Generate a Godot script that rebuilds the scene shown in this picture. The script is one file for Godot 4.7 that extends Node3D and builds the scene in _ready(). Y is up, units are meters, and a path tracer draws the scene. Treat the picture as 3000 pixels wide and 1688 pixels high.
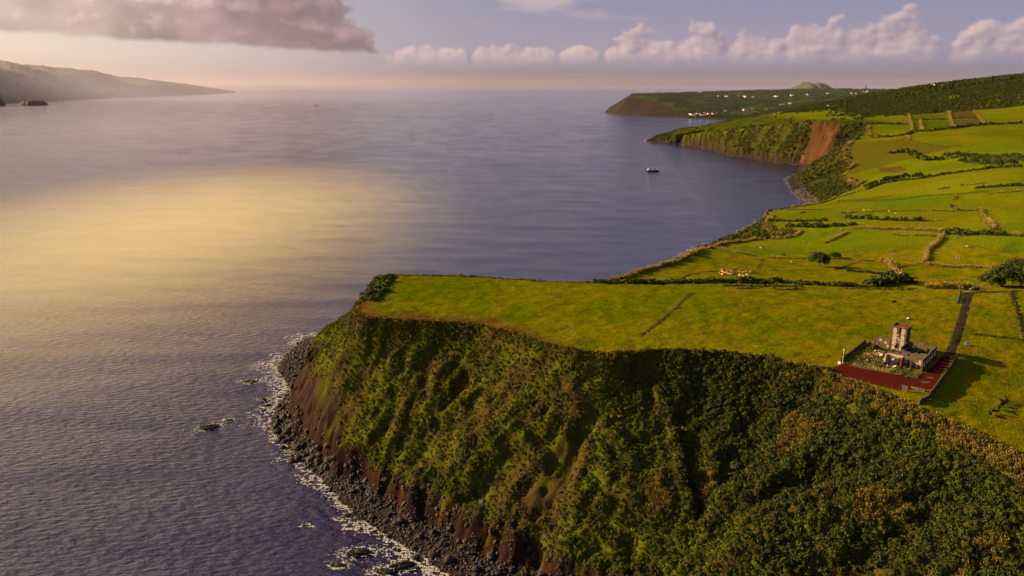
extends Node3D
# A green volcanic headland with a ruined lighthouse, seen from the air over the sea at a low warm sun.
# World: metres, y up, sea level y = 0, camera over the origin looking along -Z.

# ---- surveyed outlines (x, z) in metres: waterline, cliff edge, and land surface control points (x km, z km, weight)
const SHORE := [300, 60, 190, -30, 90, -120, 20, -205, -23.7, -242.3, -35.6, -255.3, -49.1, -268.5, -60, -278.4, -70.9, -293.1, -83.3, -311.4, -99.1, -332.5, -110.7, -351, -120.7, -366.1, -124, -383.5, -125.1, -398.4, -123.4, -413.9, -136.7, -439, -143.9, -456.1, -142.9, -492.6, -139.8, -511.2, -111.2, -520.7, -55.6, -500.3, 0, -467.9, 32.4, -463.3, 32.4, -500.3, 51, -537.4, 78.8, -602.3, 120.5, -685.6, 157.5, -759.8, 199.2, -833.9, 253, -868.6, 266, -922.4, 285.8, -948.2, 305.9, -978, 305.8, -991.4, 370.6, -1037.7, 407.7, -1093.3, 428.1, -1123.9, 432.7, -1183.5, 450.6, -1274.6, 467.9, -1343.5, 500.3, -1454.7, 555.9, -1556.6, 639.3, -1612.2, 656.2, -1638.4, 641.5, -1673.8, 623.8, -1718.3, 586.3, -1781.3, 567.2, -1849, 537.6, -1970.5, 537.1, -2053.3, 524.7, -2143.3, 522.7, -2241.3, 496.8, -2293.7, 493.4, -2376.9, 456.6, -2406, 426.8, -2481.8, 405.4, -2466.3, 435.5, -2594.4, 518.9, -2622.1, 630.1, -2640.7, 732, -2687, 880.2, -2872.3, 1047, -3289.3, 1020.9, -3519, 1042.6, -3648.1, 1070.6, -3898, 1037.8, -4184.3, 938, -4367.3, 831.1, -4567, 720.6, -4843.4, 635.9, -5025.9, 602.3, -5327.7, 704.2, -5929.9, 1065.5, -6856.5, 2223.7, -8061, 4169.5, -8616.9]
const EDGE := [420, -20, 300, -90, 200, -155, 146.2, -208.3, 144, -219.1, 140.9, -226.4, 133.9, -239.4, 125.1, -257.3, 117.3, -268.9, 115.6, -279.4, 106.4, -282.7, 100.3, -291.5, 89.4, -296.7, 74.5, -300, 56, -302.3, 39.5, -297.7, 25.7, -300.6, 10.2, -312, 0.4, -324.9, -15.4, -338.7, -33.4, -341.7, -51.6, -345.1, -68.6, -349.3, -74.5, -357.4, -75.4, -369.3, -74.6, -384.6, -73.8, -407.1, -73.4, -424, -65.1, -426.8, -41, -426.1, -19.1, -426.3, 2.7, -421.8, 19.8, -416.6, 45.6, -417.5, 59.2, -430.5, 73.2, -456.7, 104.8, -497.4, 135.3, -562.3, 165.9, -637.1, 190.3, -666.3, 209.5, -685.6, 226.6, -674.4, 249.7, -687.1, 253.8, -719.4, 243.9, -739.4, 253.8, -789.6, 282.3, -871.3, 307, -876.1, 350.1, -903.4, 418.4, -1016.8, 448.3, -1028, 489.4, -1109.9, 504.9, -1185.2, 509.6, -1236.9, 526.3, -1258.8, 543.4, -1274, 553.1, -1320.9, 557, -1357.6, 588.4, -1418.3, 616.5, -1464.1, 702.5, -1606.9, 746.4, -1695.4, 701.7, -1723.4, 662, -1751.2, 638.2, -1797.5, 614.7, -1862.4, 594.6, -1936.5, 578.4, -1992.1, 563.7, -2075.5, 543.1, -2158.9, 522, -2251.5, 500.1, -2353.4, 472.5, -2409, 500.3, -2492.4, 611.5, -2520.2, 769, -2594.4, 926.6, -2779.7, 1093.3, -3242.9, 1158.2, -3706.2, 1080, -3898.4, 1041.2, -4200.2, 932.6, -4344.2, 919.3, -4771.8, 891.9, -4910.7, 817.9, -5031.2, 714, -5068.2, 759.8, -5281.4, 833.9, -5837.3, 1204.5, -6671.2, 2316.4, -7875.7, 4169.5, -8339]
const LAND := [-0.0647, -0.4165, 343.2871, -0.0657, -0.3540, -201.3122, -0.0189, -0.4207, -81.0563, -0.0158, -0.3474, -104.1484, 0.0452, -0.4139, 302.9045, 0.0258, -0.3024, 25.3374, 0.1063, -0.4026, 668.3581, 0.0827, -0.3074, -172.9433, 0.1185, -0.2793, -59.8447, 0.1602, -0.3179, -161.7975, 0.2322, -0.3903, 70.6067, 0.2568, -0.3865, 420.9381, 0.2118, -0.3134, -375.2852, 0.1482, -0.2114, 56.2252, 0.1663, -0.2570, 166.2233, 0.1461, -0.2356, -752.2024, 0.1354, -0.2451, 1098.8968, 0.1888, -0.2761, -1055.1920, 0.1724, -0.2942, 1097.9906, 0.1223, -0.2670, -203.1533, 0.1446, -0.3126, -239.0022, 0.1909, -0.3350, 297.4770, 0.0799, -0.4415, -735.5851, 0.1315, -0.4642, -375.0156, 0.1947, -0.4925, 214.7445, 0.2108, -0.4498, -314.1755, 0.2925, -0.4429, -172.8908, 0.1466, -0.5849, -725.2678, 0.2202, -0.6864, -539.1768, 0.2490, -0.6438, 425.3593, 0.2789, -0.5699, -151.7856, 0.3400, -0.5195, -101.6151, 0.2991, -0.9266, 109.8680, 0.3277, -0.8339, 323.0282, 0.3243, -0.7042, 378.3485, 0.3797, -0.6764, -950.2365, 0.3853, -0.5930, 708.1619, 0.4506, -1.0470, 1260.8295, 0.3949, -1.0470, -1133.5442, 0.4453, -0.8802, -513.1737, 0.4987, -0.8617, 595.0615, 0.5917, -0.9266, -11.0384, 0.5228, -1.0377, -262.3588, 0.6957, -1.0933, 13.4000, 0.6333, -1.2045, 111.3029, 0.5543, -1.2231, -558.6368, 0.5700, -1.3713, 298.9676, 0.6579, -1.3898, 247.7398, 0.7928, -1.3898, 329.1317, 0.8663, -1.3713, -247.5154, 0.6666, -1.5195, -536.6994, 0.6744, -1.5937, 121.4555, 0.8720, -1.7605, -281.8237, 1.0504, -1.8531, 211.2343, 1.1044, -1.7605, -3.6748, 0.7104, -1.7234, 49.8033, 0.6653, -1.7605, 413.2353, 0.6134, -1.8624, -157.4575, 0.5786, -1.9921, 50.4408, 0.5430, -2.1589, 39.5630, 0.5000, -2.3534, -255.6646, 0.7223, -5.1424, 23.3729, 0.8647, -5.1887, 73.1295, 0.9903, -5.4667, -26.5699, 1.2728, -5.5593, 22.6460, 1.6732, -5.7446, 16.2032, 2.2200, -5.9299, 70.4786, 1.1276, -4.9107, 13.5889, 1.4088, -4.8181, -13.0545, 1.1635, -4.6328, -88.7057, 1.2238, -4.1695, 88.5446, 1.3362, -3.9842, -325.6198, 1.3194, -3.7989, 222.7644, 1.2152, -3.0576, -59.5478, 1.0578, -3.1503, -217.0809, 1.5005, -3.0576, 122.4097, 1.6006, -2.9650, -40.3303, 1.6148, -2.7797, -86.9678, 1.6706, -2.6870, 151.2268, 1.0447, -2.2701, -24.4335, 1.1343, -2.0847, 200.1363, 1.2499, -1.9921, -1468.2820, 1.3919, -3.1503, -36.0595, 1.3001, -3.2429, 147.2585, 2.3752, -5.1887, -24.2599, 2.8053, -5.1887, -26.7607, 1.7795, -4.2621, 31.1506, 1.4450, -2.3164, 273.8408, 2.3164, -3.3356, -10.1354, 2.7797, -4.6328, 22.8712, 2.0384, -6.4859, -49.2049, 1.1119, -6.4859, -10.6905, 3.3356, -6.4859, -1.3171, 0.6486, -5.8373, -9.3628, 1.5751, -2.3164, -276.6151, 0.5000, -0.2000, -10.7683, 0.5000, -0.4500, -23.9090, 0.8339, -0.8339, -8.1725, 1.2045, -1.3898, -57.8335, 1.2972, -1.9458, 1157.6190, 0.2500, -0.0800, -13.8920, -0.1500, -0.3000, 35.9515, -0.1200, -0.4500, -48.1058, 0.1000, -0.5600, 1022.0045, 0.0000, -0.4800, -22.7768, 0.4169, -2.6407, 136.5379, 0.8339, -2.5017, 132.0751]
const LAND_FLAT := [315.6273, 42.2068, 35.6975]

var shore := PackedVector2Array()
var edge := PackedVector2Array()
var shore_poly := PackedVector2Array()
var edge_poly := PackedVector2Array()
var tiles := []
var mats := {}
var taken := {}
var rng := RandomNumberGenerator.new()
var n_big := FastNoiseLite.new()
var n_mid := FastNoiseLite.new()
var n_fine := FastNoiseLite.new()
var n_ridge := FastNoiseLite.new()
var n_rock := FastNoiseLite.new()

func noise_of(sd: int, f: float, oct: int, type := FastNoiseLite.TYPE_SIMPLEX_SMOOTH) -> FastNoiseLite:
	var n := FastNoiseLite.new()
	n.seed = sd
	n.frequency = f
	n.noise_type = type
	n.fractal_type = FastNoiseLite.FRACTAL_FBM if oct > 1 else FastNoiseLite.FRACTAL_NONE
	n.fractal_octaves = oct
	return n

func lin(r: float, g: float, b: float) -> Color:
	return Color(r, g, b).linear_to_srgb()

# ---------------------------------------------------------------- naming and tagging
func numbered(called: String) -> String:
	var k: int = taken.get(called, 0)
	taken[called] = k + 1
	return called if k == 0 else "%s_%03d" % [called, k]

func tag(o: Node3D, label := "", category := "", group := "", kind := "") -> Node3D:
	if label: o.set_meta("label", label)
	if category: o.set_meta("category", category)
	if group: o.set_meta("group", group)
	if kind: o.set_meta("kind", kind)
	return o

func put(called: String, mesh: Mesh, m: Material, parent: Node3D = null) -> MeshInstance3D:
	var o := MeshInstance3D.new()
	o.mesh = mesh
	if m: o.material_override = m
	if parent:
		o.name = called
		parent.add_child(o, true)
	else:
		o.name = numbered(called)
		add_child(o)
	return o

func base(called: String, at: Vector3, turn := 0.0) -> Node3D:
	var o := Node3D.new()
	o.name = numbered(called)
	add_child(o)
	o.position = at
	o.rotation.y = turn
	return o

func structure(called: String, mesh: Mesh, m: Material) -> MeshInstance3D:
	var o := put(called, mesh, m)
	o.set_meta("kind", "structure")
	return o

# ---------------------------------------------------------------- materials
func noise_tex(sd: int, f: float, oct: int, lo: Color, hi: Color, size := 512, as_normal := false, strength := 4.0, type := FastNoiseLite.TYPE_SIMPLEX_SMOOTH) -> NoiseTexture2D:
	var t := NoiseTexture2D.new()
	t.width = size
	t.height = size
	t.seamless = true
	t.seamless_blend_skirt = 0.15
	t.noise = noise_of(sd, f, oct, type)
	if as_normal:
		t.as_normal_map = true
		t.bump_strength = strength
	else:
		var g := Gradient.new()
		g.set_color(0, lo)
		g.set_color(1, hi)
		t.color_ramp = g
	return t

func plain(c: Color, rough := 0.9, spec := 0.3) -> StandardMaterial3D:
	var m := StandardMaterial3D.new()
	m.albedo_color = c
	m.roughness = rough
	m.metallic_specular = spec
	return m

func tinted(rough := 0.9, spec := 0.25, back := 0.0) -> StandardMaterial3D:
	var m := plain(Color.WHITE, rough, spec)
	m.vertex_color_use_as_albedo = true
	if back > 0.0:
		m.backlight_enabled = true
		m.backlight = Color(back, back, back)
	return m

func grained(c: Color, sd: int, scale: float, lo := 0.55, bump := 3.0, rough := 0.95) -> StandardMaterial3D:
	var m := plain(c, rough, 0.25)
	if rough > 0.9: m.specular_mode = BaseMaterial3D.SPECULAR_DISABLED
	m.albedo_texture = noise_tex(sd, 0.02, 5, Color(lo, lo, lo), Color(1, 1, 1), 256)
	m.uv1_triplanar = true
	m.uv1_world_triplanar = true
	m.uv1_scale = Vector3(scale, scale, scale)
	if bump > 0.0:
		m.normal_enabled = true
		m.normal_texture = noise_tex(sd + 1, 0.03, 5, Color.BLACK, Color.WHITE, 256, true, bump)
	return m

# ---------------------------------------------------------------- land shape
func land(x: float, z: float) -> float:
	var qx := x * 0.001
	var qz := z * 0.001
	var s: float = LAND_FLAT[0] + LAND_FLAT[1] * qx + LAND_FLAT[2] * qz
	for k in range(0, LAND.size(), 3):
		var dx: float = qx - LAND[k]
		var dz: float = qz - LAND[k + 1]
		var r2 := dx * dx + dz * dz
		if r2 > 1e-12:
			s += LAND[k + 2] * 0.5 * r2 * log(r2)
	return s

func smooth(a: float, b: float, x: float) -> float:
	return smoothstep(a, b, x)

func beach_width(x: float, z: float) -> float:
	var w := 9.0
	if z > -320.0: w = lerpf(8.0, 17.0, smooth(-320.0, -265.0, z))
	if z < -400.0: w = lerpf(9.0, 19.0, smooth(-400.0, -435.0, z))
	if z < -900.0: w = 14.0
	if z < -1500.0: w = 10.0
	return w * (0.85 + 0.5 * n_mid.get_noise_2d(x * 0.5, z * 0.5))

func profile(t: float) -> float:
	# steep rock foot, long planted slope, steeper rim
	var foot := smooth(0.0, 0.10, t) * 0.15
	var slope := clampf((t - 0.05) / 0.95, 0.0, 1.0) * 0.80
	var rim := smooth(0.90, 1.0, t) * 0.05
	return foot + slope + rim

class Tile:
	var x0: float
	var z0: float
	var step: float
	var nx: int
	var nz: int
	var h := PackedFloat32Array()
	var t := PackedFloat32Array()    # 0 beach .. 1 plateau, -1 under water
	var ds := PackedFloat32Array()
	var de := PackedFloat32Array()
	var u := PackedFloat32Array()
	func has(x: float, z: float) -> bool:
		return x >= x0 and z >= z0 and x < x0 + step * (nx - 1) and z < z0 + step * (nz - 1)
	func pick(a: PackedFloat32Array, x: float, z: float) -> float:
		var fx := (x - x0) / step
		var fz := (z - z0) / step
		var i := int(fx)
		var j := int(fz)
		fx -= i
		fz -= j
		var k := j * nx + i
		return lerpf(lerpf(a[k], a[k + 1], fx), lerpf(a[k + nx], a[k + nx + 1], fx), fz)

func polyline_near(pts: PackedVector2Array, lo: Vector2, hi: Vector2, margin: float) -> PackedInt32Array:
	var out := PackedInt32Array()
	for i in pts.size() - 1:
		var a := pts[i]
		var b := pts[i + 1]
		if maxf(a.x, b.x) > lo.x - margin and minf(a.x, b.x) < hi.x + margin and maxf(a.y, b.y) > lo.y - margin and minf(a.y, b.y) < hi.y + margin:
			out.append(i)
	return out

# the test is repeated beside the point, as it can slip where it lines up with a corner
func within(p: Vector2, poly: PackedVector2Array) -> bool:
	var n := 0
	for o in [Vector2(0.013, 0.017), Vector2(-0.031, 0.011), Vector2(0.019, -0.037)]:
		if Geometry2D.is_point_in_polygon(p + o, poly): n += 1
	return n > 1

func make_tile(x0: float, x1: float, z0: float, z1: float, step: float, coarse: int, rough: float) -> Tile:
	var tl := Tile.new()
	tl.x0 = x0
	tl.z0 = z0
	tl.step = step
	var cx := int(ceil((x1 - x0) / (step * coarse)))
	var cz := int(ceil((z1 - z0) / (step * coarse)))
	tl.nx = cx * coarse + 1
	tl.nz = cz * coarse + 1
	var cs := step * coarse
	var lo := Vector2(x0, z0)
	var hi := Vector2(x1, z1)
	var cap := maxf(x1 - x0, z1 - z0)
	var seg_s := polyline_near(shore, lo, hi, cap)
	var seg_e := polyline_near(edge, lo, hi, cap)
	var arc := PackedFloat32Array()
	arc.resize(edge.size())
	for i in range(1, edge.size()):
		arc[i] = arc[i - 1] + edge[i].distance_to(edge[i - 1])
	var w := cx + 2
	var cl := PackedFloat32Array()
	var cds := PackedFloat32Array()
	var cde := PackedFloat32Array()
	var cu := PackedFloat32Array()
	for j in cz + 2:
		for i in w:
			var p := Vector2(x0 + i * cs, z0 + j * cs)
			cl.append(land(p.x, p.y))
			var best := 1e12
			for s in seg_s:
				var q := Geometry2D.get_closest_point_to_segment(p, shore[s], shore[s + 1])
				best = minf(best, q.distance_squared_to(p))
			var d := sqrt(best)
			cds.append(d if within(p, shore_poly) else -d)
			best = 1e12
			var at := 0.0
			for s in seg_e:
				var q := Geometry2D.get_closest_point_to_segment(p, edge[s], edge[s + 1])
				var dd := q.distance_squared_to(p)
				if dd < best:
					best = dd
					at = arc[s] + q.distance_to(edge[s])
			d = sqrt(best)
			cde.append(d if within(p, edge_poly) and d < cds[cds.size() - 1] else -d)
			cu.append(at)
	var total := tl.nx * tl.nz
	tl.h.resize(total)
	tl.t.resize(total)
	tl.ds.resize(total)
	tl.de.resize(total)
	tl.u.resize(total)
	var k := 0
	for j in tl.nz:
		var z := z0 + j * step
		var cj := j / coarse
		var fz := float(j % coarse) / coarse
		for i in tl.nx:
			var x := x0 + i * step
			var ci := i / coarse
			var fx := float(i % coarse) / coarse
			var q := cj * w + ci
			var ds := lerpf(lerpf(cds[q], cds[q + 1], fx), lerpf(cds[q + w], cds[q + w + 1], fx), fz)
			var de := lerpf(lerpf(cde[q], cde[q + 1], fx), lerpf(cde[q + w], cde[q + w + 1], fx), fz)
			var lh := lerpf(lerpf(cl[q], cl[q + 1], fx), lerpf(cl[q + w], cl[q + w + 1], fx), fz)
			var u := cu[q] if absf(cu[q] - cu[q + w + 1]) > 4.0 * cs else lerpf(lerpf(cu[q], cu[q + 1], fx), lerpf(cu[q + w], cu[q + w + 1], fx), fz)
			if de > 0.0 and de > ds: de = -de
			# ragged outlines
			ds += rough * 1.6 * n_mid.get_noise_2d(x * 1.7 + 300.0, z * 1.7)
			de += rough * 1.5 * n_mid.get_noise_2d(x * 2.0, z * 2.0 + 900.0)
			var h := 0.0
			var t := 1.0
			if ds <= 0.0:
				h = maxf(-15.0, ds * 0.3) - 0.3
				t = -1.0
			elif de >= 0.0:
				h = levelled(x, z, maxf(lh, 3.0) + rough * 0.5 * n_mid.get_noise_2d(x * 1.4, z * 1.4) + minf(rough, 1.0) * 0.30 * n_fine.get_noise_2d(x, z))
			else:
				var wide := ds - de
				var bw := minf(beach_width(x, z), wide * 0.42)
				var bh := minf(2.6, lh * 0.3)
				if ds < bw:
					h = bh * ds / bw + 0.5 * n_fine.get_noise_2d(x * 0.7, z * 0.7) * smooth(0.0, 3.0, ds)
					t = 0.0
				else:
					var tt := (ds - bw) / maxf(wide - bw, 0.5)
					var hump := sin(PI * clampf(tt, 0.0, 1.0))
					var ridge := n_ridge.get_noise_2d(u * 0.7 + 30.0 * tt, tt * 14.0) + 0.4 * n_ridge.get_noise_2d(u * 2.2 + 500.0 + 50.0 * tt, tt * 50.0)
					var t2 := clampf(tt + ridge * 0.13 * hump, 0.0, 1.0)
					h = lerpf(bh, maxf(lh, 3.0), profile(t2))
					var rk := n_rock.get_noise_2d(x, z)
					h += rough * (hump * (2.6 * rk + 0.9 * n_fine.get_noise_2d(x * 0.45, z * 0.45)) + smooth(0.3, 0.08, tt) * (1.3 * n_fine.get_noise_2d(x * 0.6 + 50.0, z * 0.6) + 2.0 * rk - 3.4 * absf(n_rock.get_noise_2d(x * 2.3 + 400.0, z * 2.3))))
					t = clampf(tt, 0.001, 0.999)
			tl.h[k] = h
			tl.t[k] = t
			tl.ds[k] = ds
			tl.de[k] = de
			tl.u[k] = u
			k += 1
	return tl

# the plot of the lighthouse is level
func levelled(x: float, z: float, h: float) -> float:
	var dx := x - 150.7
	var dz := z + 277.0
	var a := absf(dx * 0.77 + dz * 0.64 + 9.0)
	var b := absf(dx * 0.64 - dz * 0.77 - 0.5)
	return lerpf(h, 62.0, smooth(21.0, 17.5, a) * smooth(32.0, 27.0, b))

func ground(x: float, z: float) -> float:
	for tl in tiles:
		if tl.has(x, z):
			return tl.pick(tl.h, x, z)
	return maxf(land(x, z), 0.0)

func on_ground(x: float, z: float, up := 0.0) -> Vector3:
	return Vector3(x, ground(x, z) + up, z)

func tile_mesh(tl: Tile, paint: Callable) -> ArrayMesh:
	var v := PackedVector3Array()
	var n := PackedVector3Array()
	var c := PackedColorArray()
	var total := tl.nx * tl.nz
	v.resize(total)
	n.resize(total)
	c.resize(total)
	var k := 0
	for j in tl.nz:
		for i in tl.nx:
			var x := tl.x0 + i * tl.step
			var z := tl.z0 + j * tl.step
			v[k] = Vector3(x, tl.h[k], z)
			var gx := tl.h[k + (1 if i < tl.nx - 1 else 0)] - tl.h[k - (1 if i > 0 else 0)]
			var gz := tl.h[k + (tl.nx if j < tl.nz - 1 else 0)] - tl.h[k - (tl.nx if j > 0 else 0)]
			var nn := Vector3(-gx, 2.0 * tl.step, -gz).normalized()
			n[k] = nn
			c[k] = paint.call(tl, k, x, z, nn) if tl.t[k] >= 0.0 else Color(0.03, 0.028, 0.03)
			k += 1
	var ix := PackedInt32Array()
	for j in tl.nz - 1:
		for i in tl.nx - 1:
			var a := j * tl.nx + i
			if tl.t[a] < 0.0 and tl.t[a + 1] < 0.0 and tl.t[a + tl.nx] < 0.0 and tl.t[a + tl.nx + 1] < 0.0 and tl.h[a] < -3.0:
				continue
			ix.append_array([a, a + 1, a + tl.nx, a + 1, a + tl.nx + 1, a + tl.nx])
	var arr := []
	arr.resize(Mesh.ARRAY_MAX)
	arr[Mesh.ARRAY_VERTEX] = v
	arr[Mesh.ARRAY_NORMAL] = n
	arr[Mesh.ARRAY_COLOR] = c
	arr[Mesh.ARRAY_INDEX] = ix
	var m := ArrayMesh.new()
	m.add_surface_from_arrays(Mesh.PRIMITIVE_TRIANGLES, arr)
	return m

# ---------------------------------------------------------------- sky
var sun_dir := Vector3.ZERO
const SUN_AZ := -72.0
const SUN_EL := 20.0
const SKY_K := 0.295

func sky_air(az: float, el: float) -> Vector3:
	# clear air and haze, by compass bearing (degrees from straight ahead) and height
	var away := absf(wrapf(az + 60.0, -180.0, 180.0))
	var low := Vector3(0.50, 0.37, 0.32).lerp(Vector3(0.21, 0.165, 0.205), smooth(22.0, 74.0, away)).lerp(Vector3(0.25, 0.20, 0.27), smooth(80.0, 150.0, away))
	var mid := Vector3(0.80, 0.67, 0.54).lerp(Vector3(0.36, 0.31, 0.40), smooth(22.0, 62.0, away)).lerp(Vector3(0.27, 0.28, 0.40), smooth(60.0, 130.0, away))
	var high := Vector3(0.62, 0.58, 0.56).lerp(Vector3(0.19, 0.245, 0.42), smooth(15.0, 70.0, away))
	var top := Vector3(0.15, 0.20, 0.36)
	var c := low.lerp(mid, smooth(0.0, 2.6, el)).lerp(high, smooth(2.0, 9.0, el)).lerp(top, smooth(8.0, 70.0, el))
	c += sun_glow(az, el)
	return c

var n_cloud := FastNoiseLite.new()
var n_puff := FastNoiseLite.new()
const PUFFS := [[8.6, 2.0, 1.7, 3.7], [10.6, 1.3, 1.7, 3.1], [12.9, 1.9, 1.7, 3.95], [16.2, 2.3, 1.7, 3.65], [19.6, 1.9, 1.7, 3.8], [22.0, 2.0, 1.7, 4.2], [25.2, 2.1, 1.7, 4.45], [29.6, 1.8, 1.6, 3.9], [32.8, 2.8, 1.6, 5.0], [38.0, 3.2, 1.6, 4.6], [-6.4, 1.5, 2.0, 2.9], [-4.2, 1.0, 2.1, 2.75], [-0.8, 1.7, 2.0, 3.1], [1.6, 1.5, 2.0, 2.75], [4.6, 1.4, 1.9, 2.6]]
var puffs := []

func puff_field(az: float, el: float, ns: float) -> float:
	var best := -1.0
	for p in puffs:
		var d: float = wrapf(az - p[0], -180.0, 180.0) / p[1]
		if absf(d) > 1.5: continue
		var top: float = p[2] + (p[3] - p[2]) * sqrt(maxf(0.0, 1.0 - d * d * 0.75))
		best = maxf(best, (top - el) / (p[3] - p[2]))
	return best + ns

func band_noise(az: float, el: float, f: float) -> float:
	var a := deg_to_rad(az)
	return n_puff.get_noise_3d(sin(a) * 57.3 * f, el * f * 1.35, cos(a) * 57.3 * f)

func sky_band(az: float, el: float) -> Vector3:
	var c := sky_air(az, el)
	# row of cumulus far out over the sea
	if el < 6.5:
		var ns := 0.62 * band_noise(az, el, 1.0)
		var f := puff_field(az, el, ns)
		if f > 0.0:
			var g := puff_field(az - 0.28, el + 0.24, 0.62 * band_noise(az - 0.28, el + 0.24, 1.0))
			var lit := clampf(0.30 + (f - g) * 1.6, 0.0, 1.0)
			var cc := Vector3(0.30, 0.235, 0.30).lerp(Vector3(0.78, 0.57, 0.52), lit)
			cc = cc.lerp(c, 0.22)
			var a := smooth(0.0, 0.16, f) * smooth(1.2, 2.5, el)
			c = c.lerp(cc, a * 0.92)
	# thin wisps high up
	var wisp := n_cloud.get_noise_3d(sin(deg_to_rad(az)) * 26.0, el * 2.6 + az * 0.05, cos(deg_to_rad(az)) * 26.0) + 0.3 * band_noise(az, el, 0.5)
	var wa := smooth(0.16, 0.5, wisp) * smooth(4.2, 5.0, el) * (1.0 - smooth(7.0, 13.0, el))
	c = c.lerp(Vector3(0.60, 0.46, 0.47), wa * 0.75)
	# the large grey bank towards the sun
	var f := bank_field(az, el)
	if f > 0.0:
		var g := bank_field(az - 0.7, el + 0.5)
		var lump := n_cloud.get_noise_3d(sin(deg_to_rad(az)) * 30.0, el * 1.3, cos(deg_to_rad(az)) * 30.0)
		var deep := smooth(-36.0, -13.0, az)
		var cc := Vector3(0.80, 0.63, 0.54).lerp(Vector3(0.40, 0.265, 0.275), deep)
		cc *= 1.0 + 0.35 * lump + clampf((f - g) * 0.42, -0.28, 0.5) + 0.35 * band_noise(az, el, 0.55)
		cc = cc.lerp(Vector3(0.25, 0.185, 0.23), 0.5 * smooth(-18.0, -9.0, az))
		cc = cc.clamp(Vector3.ZERO, Vector3(1.1, 1.0, 0.9))
		cc += sun_glow(az, el) * 0.7
		c = c.lerp(cc, smooth(0.0, 0.85, f) * 0.95)
	return c

func bank_field(az: float, el: float) -> float:
	if az > -5.0 or az < -150.0 or el > 42.0: return -1.0
	var side := -8.9 - az - (2.0 * smooth(3.4, 4.4, el)) - 0.12 * maxf(el - 4.0, 0.0)
	var under := (el - (2.05 + 0.044 * (-9.0 - az))) * 2.4
	var over := (36.0 - el) * 0.2
	var rag := 0.4 + 0.6 * smooth(0.3, 2.0, under)
	return minf(minf(side, under), over) + rag * (1.4 * band_noise(az + 40.0, el, 0.7) + 0.6 * band_noise(az, el, 2.2)) - 2.0 * smooth(-125.0, -150.0, az)

func sun_glow(az: float, el: float) -> Vector3:
	var s := Vector3(sin(deg_to_rad(az)) * cos(deg_to_rad(el)), sin(deg_to_rad(el)), -cos(deg_to_rad(az)) * cos(deg_to_rad(el)))
	var off := rad_to_deg(acos(clampf(s.dot(sun_dir), -1.0, 1.0)))
	return Vector3(1.0, 0.74, 0.44) * (1.2 * exp(-off * off / 260.0) + 0.55 * exp(-off / 22.0))

func make_sky() -> PanoramaSkyMaterial:
	n_cloud = noise_of(41, 0.12, 4)
	n_puff = noise_of(42, 0.42, 5)
	for p in PUFFS: puffs.append(p)
	var r := RandomNumberGenerator.new()
	r.seed = 5
	var a := 44.0
	while a < 300.0:
		var hw := r.randf_range(1.4, 3.4)
		if r.randf() < 0.8: puffs.append([a, hw, 1.7, 1.7 + hw * r.randf_range(0.8, 1.2)])
		a += hw * r.randf_range(1.3, 2.4)
	var w := 4096
	var hgt := 2048
	var im := Image.create(512, 256, false, Image.FORMAT_RGBF)
	for y in 256:
		var el := 90.0 - (y + 0.5) * 180.0 / 256.0
		for x in 512:
			var az := wrapf((x + 0.5) * 360.0 / 512.0, -180.0, 180.0)
			var c := sky_band(az, el) if el > 0.0 else Vector3(0.28, 0.21, 0.24)
			im.set_pixel(x, y, Color(c.x * SKY_K, c.y * SKY_K, c.z * SKY_K))
	im.resize(w, hgt, Image.INTERPOLATE_BILINEAR)
	var rows := int(10.0 / 180.0 * hgt)
	for y in range(hgt / 2 - rows, hgt / 2):
		var el := 90.0 - (y + 0.5) * 180.0 / hgt
		var mixin := 1.0 - smooth(8.0, 10.0, el)
		for x in w:
			var az := wrapf((x + 0.5) * 360.0 / w, -180.0, 180.0)
			if mixin < 1.0 or absf(az) > 60.0 and (x % 2 == 1):
				if absf(az) > 60.0 and (x % 2 == 1): im.set_pixel(x, y, im.get_pixel(x - 1, y))
				if mixin < 0.05: continue
			var c := sky_band(az, el)
			var col := Color(c.x * SKY_K, c.y * SKY_K, c.z * SKY_K)
			im.set_pixel(x, y, col if mixin >= 1.0 else im.get_pixel(x, y).lerp(col, mixin))
	var m := PanoramaSkyMaterial.new()
	m.panorama = ImageTexture.create_from_image(im)
	return m

# ---------------------------------------------------------------- ground colours (linear, by what grows or lies there; far land darkened for cloud shade)
func paint_cliff(tl, k: int, x: float, z: float, nn: Vector3) -> Color:
	var t: float = tl.t[k]
	var h: float = tl.h[k]
	var a := n_mid.get_noise_2d(x, z)
	var b := n_fine.get_noise_2d(x * 0.6, z * 0.6)
	var u: float = tl.u[k]
	var streak := n_ridge.get_noise_2d(u * 1.3 + 90.0 + 26.0 * t, t * 24.0)
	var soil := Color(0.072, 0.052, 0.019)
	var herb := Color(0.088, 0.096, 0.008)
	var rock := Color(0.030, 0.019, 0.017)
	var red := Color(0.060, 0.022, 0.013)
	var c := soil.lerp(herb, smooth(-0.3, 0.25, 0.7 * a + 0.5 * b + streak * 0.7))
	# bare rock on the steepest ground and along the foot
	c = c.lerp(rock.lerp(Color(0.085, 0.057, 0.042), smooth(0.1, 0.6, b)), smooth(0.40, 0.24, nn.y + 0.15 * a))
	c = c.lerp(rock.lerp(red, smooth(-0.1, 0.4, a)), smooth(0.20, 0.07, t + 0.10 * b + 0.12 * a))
	return c

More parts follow.
